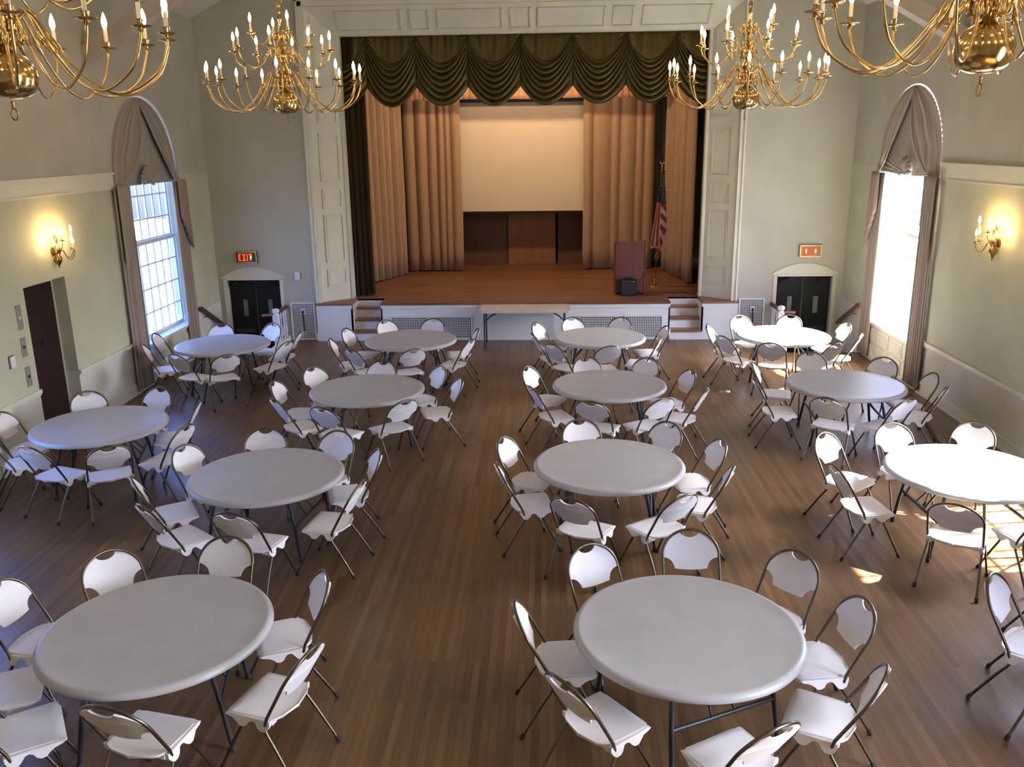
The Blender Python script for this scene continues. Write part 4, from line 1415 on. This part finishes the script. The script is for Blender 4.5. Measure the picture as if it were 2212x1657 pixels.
sconce(WALL_R, 11.52, 2.54, -1, 'right')

# ------------------------------------------------------------------ round tables
TB = {}
def table_meshes():
    m = MB()
    m.lathe([(0.0, 0.742), (0.60, 0.742), (0.715, 0.743), (0.722, 0.7445), (0.735, 0.7425), (0.752, 0.733), (0.761, 0.718), (0.762, 0.704), (0.757, 0.694), (0.745, 0.690), (0.735, 0.692), (0.725, 0.706), (0.0, 0.708)], 96)
    TB['top'] = m.mesh('tabletop', M['table_plastic'], 35)
    for i, a in enumerate((41, -41, 139, 221)):
        c, s = cos(radians(a)), sin(radians(a))
        ft = 0.635
        m = MB()
        m.tube(spline([(0.47 * c * 1.02, 0.52 * s, 0.70), (0.49 * c * 1.02, 0.56 * s, 0.60), (0.53 * c * 1.05, 0.60 * s, 0.40), (ft * c * 1.0, ft * s, 0.02)], 5), 0.017, 10)
        TB['leg%d' % i] = m.mesh('leg', M['charcoal'], 50)
        m = MB(); m.lathe([(0.021, 0), (0.021, 0.04), (0.018, 0.045)], 12, (ft * c, ft * s, 0)); TB['cap%d' % i] = m.mesh('foot_cap', M['rubber'], 40)
    for i, sx in enumerate((1, -1)):
        c, s = cos(radians(41)), sin(radians(41))
        x, y = 0.545 * c * 1.04 * sx, 0.605 * s
        m = MB(); m.tube([(x, -y, 0.36), (x, y, 0.36)], 0.0145, 10); TB['bar%d' % i] = m.mesh('crossbar', M['charcoal'], 50)
        m = MB(); m.tube([(x - sx * 0.01, -0.09, 0.365), (x * 0.62, -0.06, 0.56), (x * 0.30, -0.05, 0.705)], 0.009, 8)
        m.tube([(x - sx * 0.01, 0.09, 0.365), (x * 0.62, 0.06, 0.56), (x * 0.30, 0.05, 0.705)], 0.009, 8)
        m.tube([(x * 0.62, -0.06, 0.56), (x * 0.62, 0.06, 0.56)], 0.007, 8); TB['brace%d' % i] = m.mesh('brace', M['charcoal'], 50)
        m = MB(); m.tube([(0.46 * c * sx, -0.40, 0.692), (0.46 * c * sx, 0.40, 0.692)], 0.014, 8); TB['hinge%d' % i] = m.mesh('hinge_bar', M['charcoal'], 50)
table_meshes()
def round_table(x, y, rot, label):
    t = tag(empty('round_table', (x, y, 0), radians(rot)), label, 'table', 'round folding tables')
    mobj('tabletop', TB['top'], t)
    for i in range(4):
        l = mobj('leg', TB['leg%d' % i], t)
        mobj('foot_cap', TB['cap%d' % i], l)
    for i in range(2):
        mobj('crossbar', TB['bar%d' % i], t)
        mobj('brace', TB['brace%d' % i], t)
        mobj('hinge_bar', TB['hinge%d' % i], t)
    return t
TABLES = {  # centre, leg rotation, description
 '1a': (-5.322, 13.758, 12, 'left-wall table nearest the stage'),
 '2a': (-5.263, 9.559, 16, 'left-wall table beside the elevator'),
 '1b': (-2.256, 14.058, 14, 'left-centre table nearest the stage'),
 '2b': (-2.389, 11.06, 21, 'second left-centre table from the stage'),
 '3b': (-2.782, 7.986, -7, 'third left-centre table from the stage'),
 '4b': (-2.647, 5.158, 12, 'left-centre table nearest the camera'),
 '1c': (0.878, 14.174, -4, 'right-centre table nearest the stage'),
 '2c': (0.837, 11.264, -6, 'second right-centre table from the stage'),
 '3c': (0.627, 8.288, -7, 'third right-centre table from the stage'),
 '4c': (0.936, 5.199, -64, 'right-centre table nearest the camera'),
 '1d': (3.911, 14.267, -14, 'right-wall table nearest the stage'),
 '2d': (3.954, 11.259, -5, 'middle right-wall table'),
 '3d': (4.107, 8.133, 2, 'sunlit right-wall table at the frame edge')}
for k, (x, y, r, d) in TABLES.items():
    round_table(x, y, r, 'round grey white folding table, the ' + d)
# ------------------------------------------------------------------ folding chairs
SLX, SLZ = -0.4759, 0.8795                                  # direction up the tilted hoop
def hl(y, s, n=0.0):
    """point on the tilted back plane; n = offset along its normal (towards the sitter)"""
    return (-0.08 + SLX * s + SLZ * n, y, 0.44 + SLZ * s - SLX * n)
CM = {}
def chair_meshes():
    W_ = 0.2225
    # hoop
    path = [(-0.075, -W_, 0.405), hl(-W_, 0.02), hl(-W_, 0.15), hl(-W_, 0.255)]
    path += [hl(W_ * cos(pi - pi * k / 22), 0.283 + 0.20 * sin(pi * k / 22)) for k in range(23)]
    path += [hl(W_, 0.255), hl(W_, 0.15), hl(W_, 0.02), (-0.075, W_, 0.405)]
    CM['hoop'] = MB().tube(path, 0.0112, 9).mesh('back_frame', M['bronze'], 60)
    # back panel
    wi = W_ - 0.004
    def s_top(y):
        t = 0.283 + 0.196 * sqrt(max(0.0, 1 - (y / W_) ** 2))
        if abs(y) < 0.078:
            t = min(t, 0.474 - 0.052 * sqrt(max(0.0, 1 - (y / 0.078) ** 2)))
        return t
    def s_bot(y):
        b = 0.176 - 0.010 * (1 - min(1, abs(y) / 0.13) ** 2)
        d = wi - abs(y)
        if d < 0.088:
            b = 0.174 + sqrt(max(0.0, 0.088 ** 2 - d * d))
        return min(b, s_top(y) - 0.004)
    def pan(u, v, back):
        y = -wi + 2 * wi * u
        # crowd columns at the notch and the ear so both corners are crisp
        s = s_bot(y) + (s_top(y) - s_bot(y)) * v
        dish = -0.026 * (1 - (y / wi) ** 2)
        n = dish + (-0.006 if back else 0.006)
        if back:
            for sr in (0.335, 0.362):
                n -= 0.0045 * max(0, 1 - abs(s - sr) / 0.009)
        return hl(y, s, n)
    CM['back'] = MB().slab(lambda u, v: pan(u, v, False), lambda u, v: pan(u, v, True), 52, 40).mesh('backrest', M['chair_plastic'], 40)
    # seat
    def half(x):
        if x < -0.075:
            t = min(1.0, (-0.075 - x) / 0.10)
            return 0.196 * sqrt(max(0.0, 1 - t ** 2.2)) + 0.004
        if x > 0.20:
            return 0.206 - 0.03 * ((x - 0.20) / 0.032) ** 2
        return 0.196 + 0.010 * min(1, (x + 0.075) / 0.2)
    def seat(u, v, low):
        x = -0.175 + 0.407 * (u ** 0.85)
        y = half(x) * (2 * v - 1)
        z = 0.442 - 0.010 * (1 - (2 * v - 1) ** 2) * min(1, max(0, (0.2 - x) / 0.3))
        if x > 0.17:
            z -= 0.014 * ((x - 0.17) / 0.062) ** 2
        if low:
            z -= 0.016 + (0.010 if x > 0.21 else 0)
        return (x, y, z)
    m = MB()
    m.slab(lambda u, v: seat(u, v, False), lambda u, v: seat(u, v, True), 26, 14)
    m.f = [tuple(reversed(q)) for q in m.f]
    CM['seat'] = m.mesh('seat', M['chair_plastic'], 45)
    prof = [(-0.108, 0.436), (-0.106, 0.405), (-0.092, 0.380), (-0.068, 0.364), (-0.040, 0.366), (-0.022, 0.385), (0.000, 0.410), (0.022, 0.417), (0.044, 0.406), (0.062, 0.384),
            (0.085, 0.371), (0.112, 0.374), (0.128, 0.394), (0.160, 0.408), (0.205, 0.420), (0.222, 0.432), (0.200, 0.440)]
    def brk(sg):
        def fn(p, k):
            bulge = 0.012 if p[1] < 0.395 else 0.0
            return (p[0], sg * ((0.199, 0.226)[k] + bulge * k), p[1])
        mm = MB().prism(prof, fn)
        if sg < 0:
            mm.f = [tuple(reversed(q)) for q in mm.f]
        # ear that catches the hoop at the rear corner
        mm.prism([(0.125, 0.418), (0.200, 0.432), (0.200, 0.398), (0.165, 0.398)], lambda p, k: (-0.112 + 0.010 * k, sg * p[0], p[1]))
        return mm
    for sg, nm in ((1, 'l'), (-1, 'r')):
        CM['br_' + nm] = brk(sg).mesh('seat_bracket', M['chair_plastic'], 30)
        for fx, tx, q in ((-0.285, -0.050, 'b'), (0.285, 0.098, 'f')):
            p0, p1 = Vector((tx, sg * 0.216, 0.395)), Vector((fx, sg * 0.250, 0.012))
            mid = p0.lerp(p1, 0.16) + Vector((0.006 if fx < 0 else -0.004, 0, 0.0))
            CM['leg_' + q + nm] = MB().tube([p0, mid, p0.lerp(p1, 0.4), p1], 0.0105, 9).mesh('leg', M['bronze'], 60)
            dr = (p1 - p0).normalized()
            e = p1 - dr * 0.004
            CM['foot_' + q + nm] = MB().tube([(p1 - dr * 0.030), (p1 - dr * 0.002), (p1.x, p1.y, 0.0)], [0.0145, 0.0160, 0.0150], 9).mesh('foot_cap', M['rubber'], 40)
    CM['bar'] = MB().tube([(0.10, -0.205, 0.392), (0.10, 0.205, 0.392)], 0.007, 7).mesh('pivot_bar', M['bronze'], 60)
chair_meshes()
proto = empty('folding_chair', (0, 0, 0))
mobj('back_frame', CM['hoop'], proto)
mobj('backrest', CM['back'], proto)
mobj('seat', CM['seat'], proto)
mobj('pivot_bar', CM['bar'], proto)
for nm in ('l', 'r'):
    mobj('seat_bracket', CM['br_' + nm], proto)
    for q in ('b', 'f'):
        lg = mobj('leg', CM['leg_' + q + nm], proto)
        mobj('foot_cap', CM['foot_' + q + nm], lg)
CHAIRS = {
 '1a': [(-4.41, 13.429, 159.9), (-4.977, 12.732, 127.3), (-5.453, 12.771, 64.6), (-6.112, 13.282, 19.6), (-6.271, 14.025, 5.7), (-5.673, 14.48, -83.2), (-4.931, 14.548, -119.6), (-4.426, 14.119, -177.7)],
 '1b': [(-1.483, 13.521, 160.1), (-2.168, 13.06, 119.5), (-2.787, 13.04, 48.6), (-3.182, 13.556, 7.0), (-3.124, 14.246, -13.5), (-2.652, 14.807, -45.1), (-2.088, 14.865, -105.8), (-1.449, 14.232, -171.2)],
 '1c': [(1.505, 13.573, 165.4), (0.863, 13.231, 108.9), (0.302, 13.296, 42.5), (0.061, 13.923, 14.3), (0.071, 14.614, -26.5), (0.572, 14.917, -64.0), (1.17, 14.906, -121.9), (1.722, 14.326, -168.9)],
 '1d': [(4.73, 13.864, 151.0), (4.232, 13.3, 122.5), (3.553, 13.385, 65.2), (3.056, 13.746, 28.9), (2.994, 14.413, -20.8), (3.511, 15.002, -68.5), (4.16, 15.049, -120.5), (4.772, 14.549, -170.7)],
 '2a': [(-4.34, 9.19, 166.8), (-4.761, 8.693, 122.1), (-5.344, 8.697, 69.5), (-5.972, 9.075, 33.6), (-6.202, 9.583, -1.5), (-5.701, 10.284, -44.4), (-5.117, 10.402, -108.3), (-4.55, 9.96, -167.9)],
 '2b': [(-1.43, 11.007, -162.5), (-1.931, 10.316, 133.1), (-2.567, 10.085, 64.5), (-3.133, 10.353, 40.5), (-3.317, 10.959, -2.9), (-3.053, 11.555, -33.4), (-2.42, 11.781, -101.9), (-1.726, 11.586, -147.3)],
 '2c': [(1.727, 10.697, 155.7), (1.257, 10.415, 121.9), (0.636, 10.324, 68.0), (0.08, 10.791, 21.6), (-0.01, 11.573, -25.9), (0.662, 11.957, -69.0), (1.264, 11.96, -131.1), (1.674, 11.407, -163.2)],
 '2d': [(4.734, 10.791, 152.2), (4.165, 10.383, 123.4), (3.539, 10.419, 55.8), (3.001, 11.001, -2.8), (3.171, 11.828, -16.6), (3.838, 12.22, -92.2), (4.579, 11.952, -137.4), (4.819, 11.287, -180.0)],
 '3b': [(-2.022, 7.498, 170.9), (-2.638, 7.054, 75.9), (-3.349, 7.14, 50.4), (-3.672, 7.707, 31.2), (-3.534, 8.338, -20.6), (-3.06, 8.725, -80.1), (-2.37, 8.643, -110.9), (-2.001, 8.225, -162.4)],
 '3c': [(1.483, 7.951, 163.9), (1.035, 7.413, 125.9), (0.335, 7.371, 62.6), (-0.19, 7.982, 11.0), (-0.195, 8.589, -21.9), (0.457, 9.047, -72.1), (1.143, 9.015, -135.9), (1.522, 8.563, -168.3)],
 '3d': [(4.324, 7.3, 106.6), (3.646, 7.241, 56.4), (3.045, 7.917, 7.4), (3.121, 8.631, -49.8), (3.818, 8.893, -79.6), (4.486, 8.982, -132.3)],
 '4b': [(-1.758, 4.813, 162.0), (-2.429, 4.417, 77.4), (-3.224, 4.446, 34.0), (-3.6, 4.87, 25.0), (-3.687, 5.471, -8.1), (-3.198, 5.813, -42.6), (-2.578, 5.992, -94.4), (-1.894, 5.563, -156.4)],
 '4c': [(1.717, 4.683, 152.8), (1.085, 4.292, 120.5), (0.317, 4.616, 38.8), (0.085, 5.286, 5.4), (0.47, 5.923, -58.4), (1.149, 6.161, -89.3), (1.677, 5.877, -140.1), (1.858, 5.312, -172.2)],
 '4d': [(3.426, 4.979, 28.0), (3.393, 5.53, -40.1), (4.03, 6.24, -69.0)],
}
STD = ('nearer seat on right side', 'right seat on near side', 'left seat on near side', 'nearer seat on left side',
       'farther seat on left side', 'left seat on far side', 'right seat on far side', 'farther seat on right side')
SLOTS = {k: STD for k in CHAIRS}
SLOTS['4b'] = ('nearer seat on right side', 'lone seat on near side', 'nearest of three seats on left side', 'middle of three seats on left side',
               'farthest of three seats on left side', 'left seat on far side', 'right seat on far side', 'farther seat on right side')
SLOTS['4c'] = ('nearest of three seats on right side', 'lone seat on near side', 'nearer seat on left side', 'farther seat on left side',
               'left seat on far side', 'right seat on far side', 'farthest of three seats on right side', 'middle of three seats on right side')
SLOTS['3d'] = ('right seat on near side', 'left seat on near side', 'nearer seat on left side', 'farther seat on left side', 'left seat on far side', 'right seat on far side')
first = True
for key in CHAIRS:
    for i, (x, y, th) in enumerate(CHAIRS[key]):
        ch = proto if first else copy_tree(proto)
        first = False
        ch.location = (x, y, 0)
        ch.rotation_euler.z = radians(th)
        if key == '4d':
            lab = ('white folding chair with only its foot showing at the lower right frame edge',
                   'white folding chair alone near the lower right frame edge, facing right',
                   'white folding chair with only a sliver of hoop at right frame edge')[i]
        else:
            lab = 'white folding chair, %s of %s' % (SLOTS[key][i], TABLES[key][3])
        tag(ch, lab, 'chair', 'white folding chairs around the round tables')

# ------------------------------------------------------------------ outdoors seen through the windows
m = MB().box(-60, 60, -50, 60, -1.2, -1.0)
struct(m.build('ground', noisy('pale_paving', (0.17, 0.17, 0.17), (0.14, 0.14, 0.14), 0.6, 0.9)))
nb_ = tag(empty('neighbor_building', (-12.2, 14, -1.0)), 'bluish clapboard building outside the left wall window', 'building')
m = MB()
m.box(-0.3, 0, -4, 22, 0, 2.35)
for k in range(12):
    m.prism([(0, 0.2 * k), (0.03, 0.2 * k), (0.0, 0.2 * k + 0.2)], lambda p, q: (p[0], (-4, 22)[q], p[1]))
m.build('clapboard_wall', noisy('blue_grey_siding', (0.085, 0.095, 0.12), (0.07, 0.08, 0.10), 1.0, 0.7), nb_)
m = MB().tube([(2.9, 12.6, 0), (2.9, 12.6, 5.6)], 0.07, 10); tag(m.build('drain_pipe', noisy('blue_grey_pipe', (0.05, 0.055, 0.075), (0.04, 0.045, 0.06), 3, 0.5), None, 50, (-12.2, 14, -1.0)), 'grey blue upright post outside the left wall window', 'post')
rnd = random.Random(5)
m = MB()
for k in range(9):
    z = 0.3 + 0.45 * k
    p = Vector((2.2, 10.6 + rnd.uniform(-0.3, 0.3), z))
    m.tube(spline([p, p + Vector((0.1, 0.6, rnd.uniform(0.1, 0.4))), p + Vector((0.0, 1.3, rnd.uniform(0.2, 0.7)))], 4), 0.012, 5)
m.tube([(2.2, 10.7, 0), (2.15, 10.5, 2.4), (2.3, 10.8, 4.6)], [0.04, 0.03, 0.012], 7)
tag(m.build('shrub', noisy('bare_bark', (0.05, 0.05, 0.055), (0.035, 0.035, 0.04), 5, 0.8), None, 60, (-12.2, 14, -1.0)), 'bare branches of a shrub outside the left wall window', 'shrub')
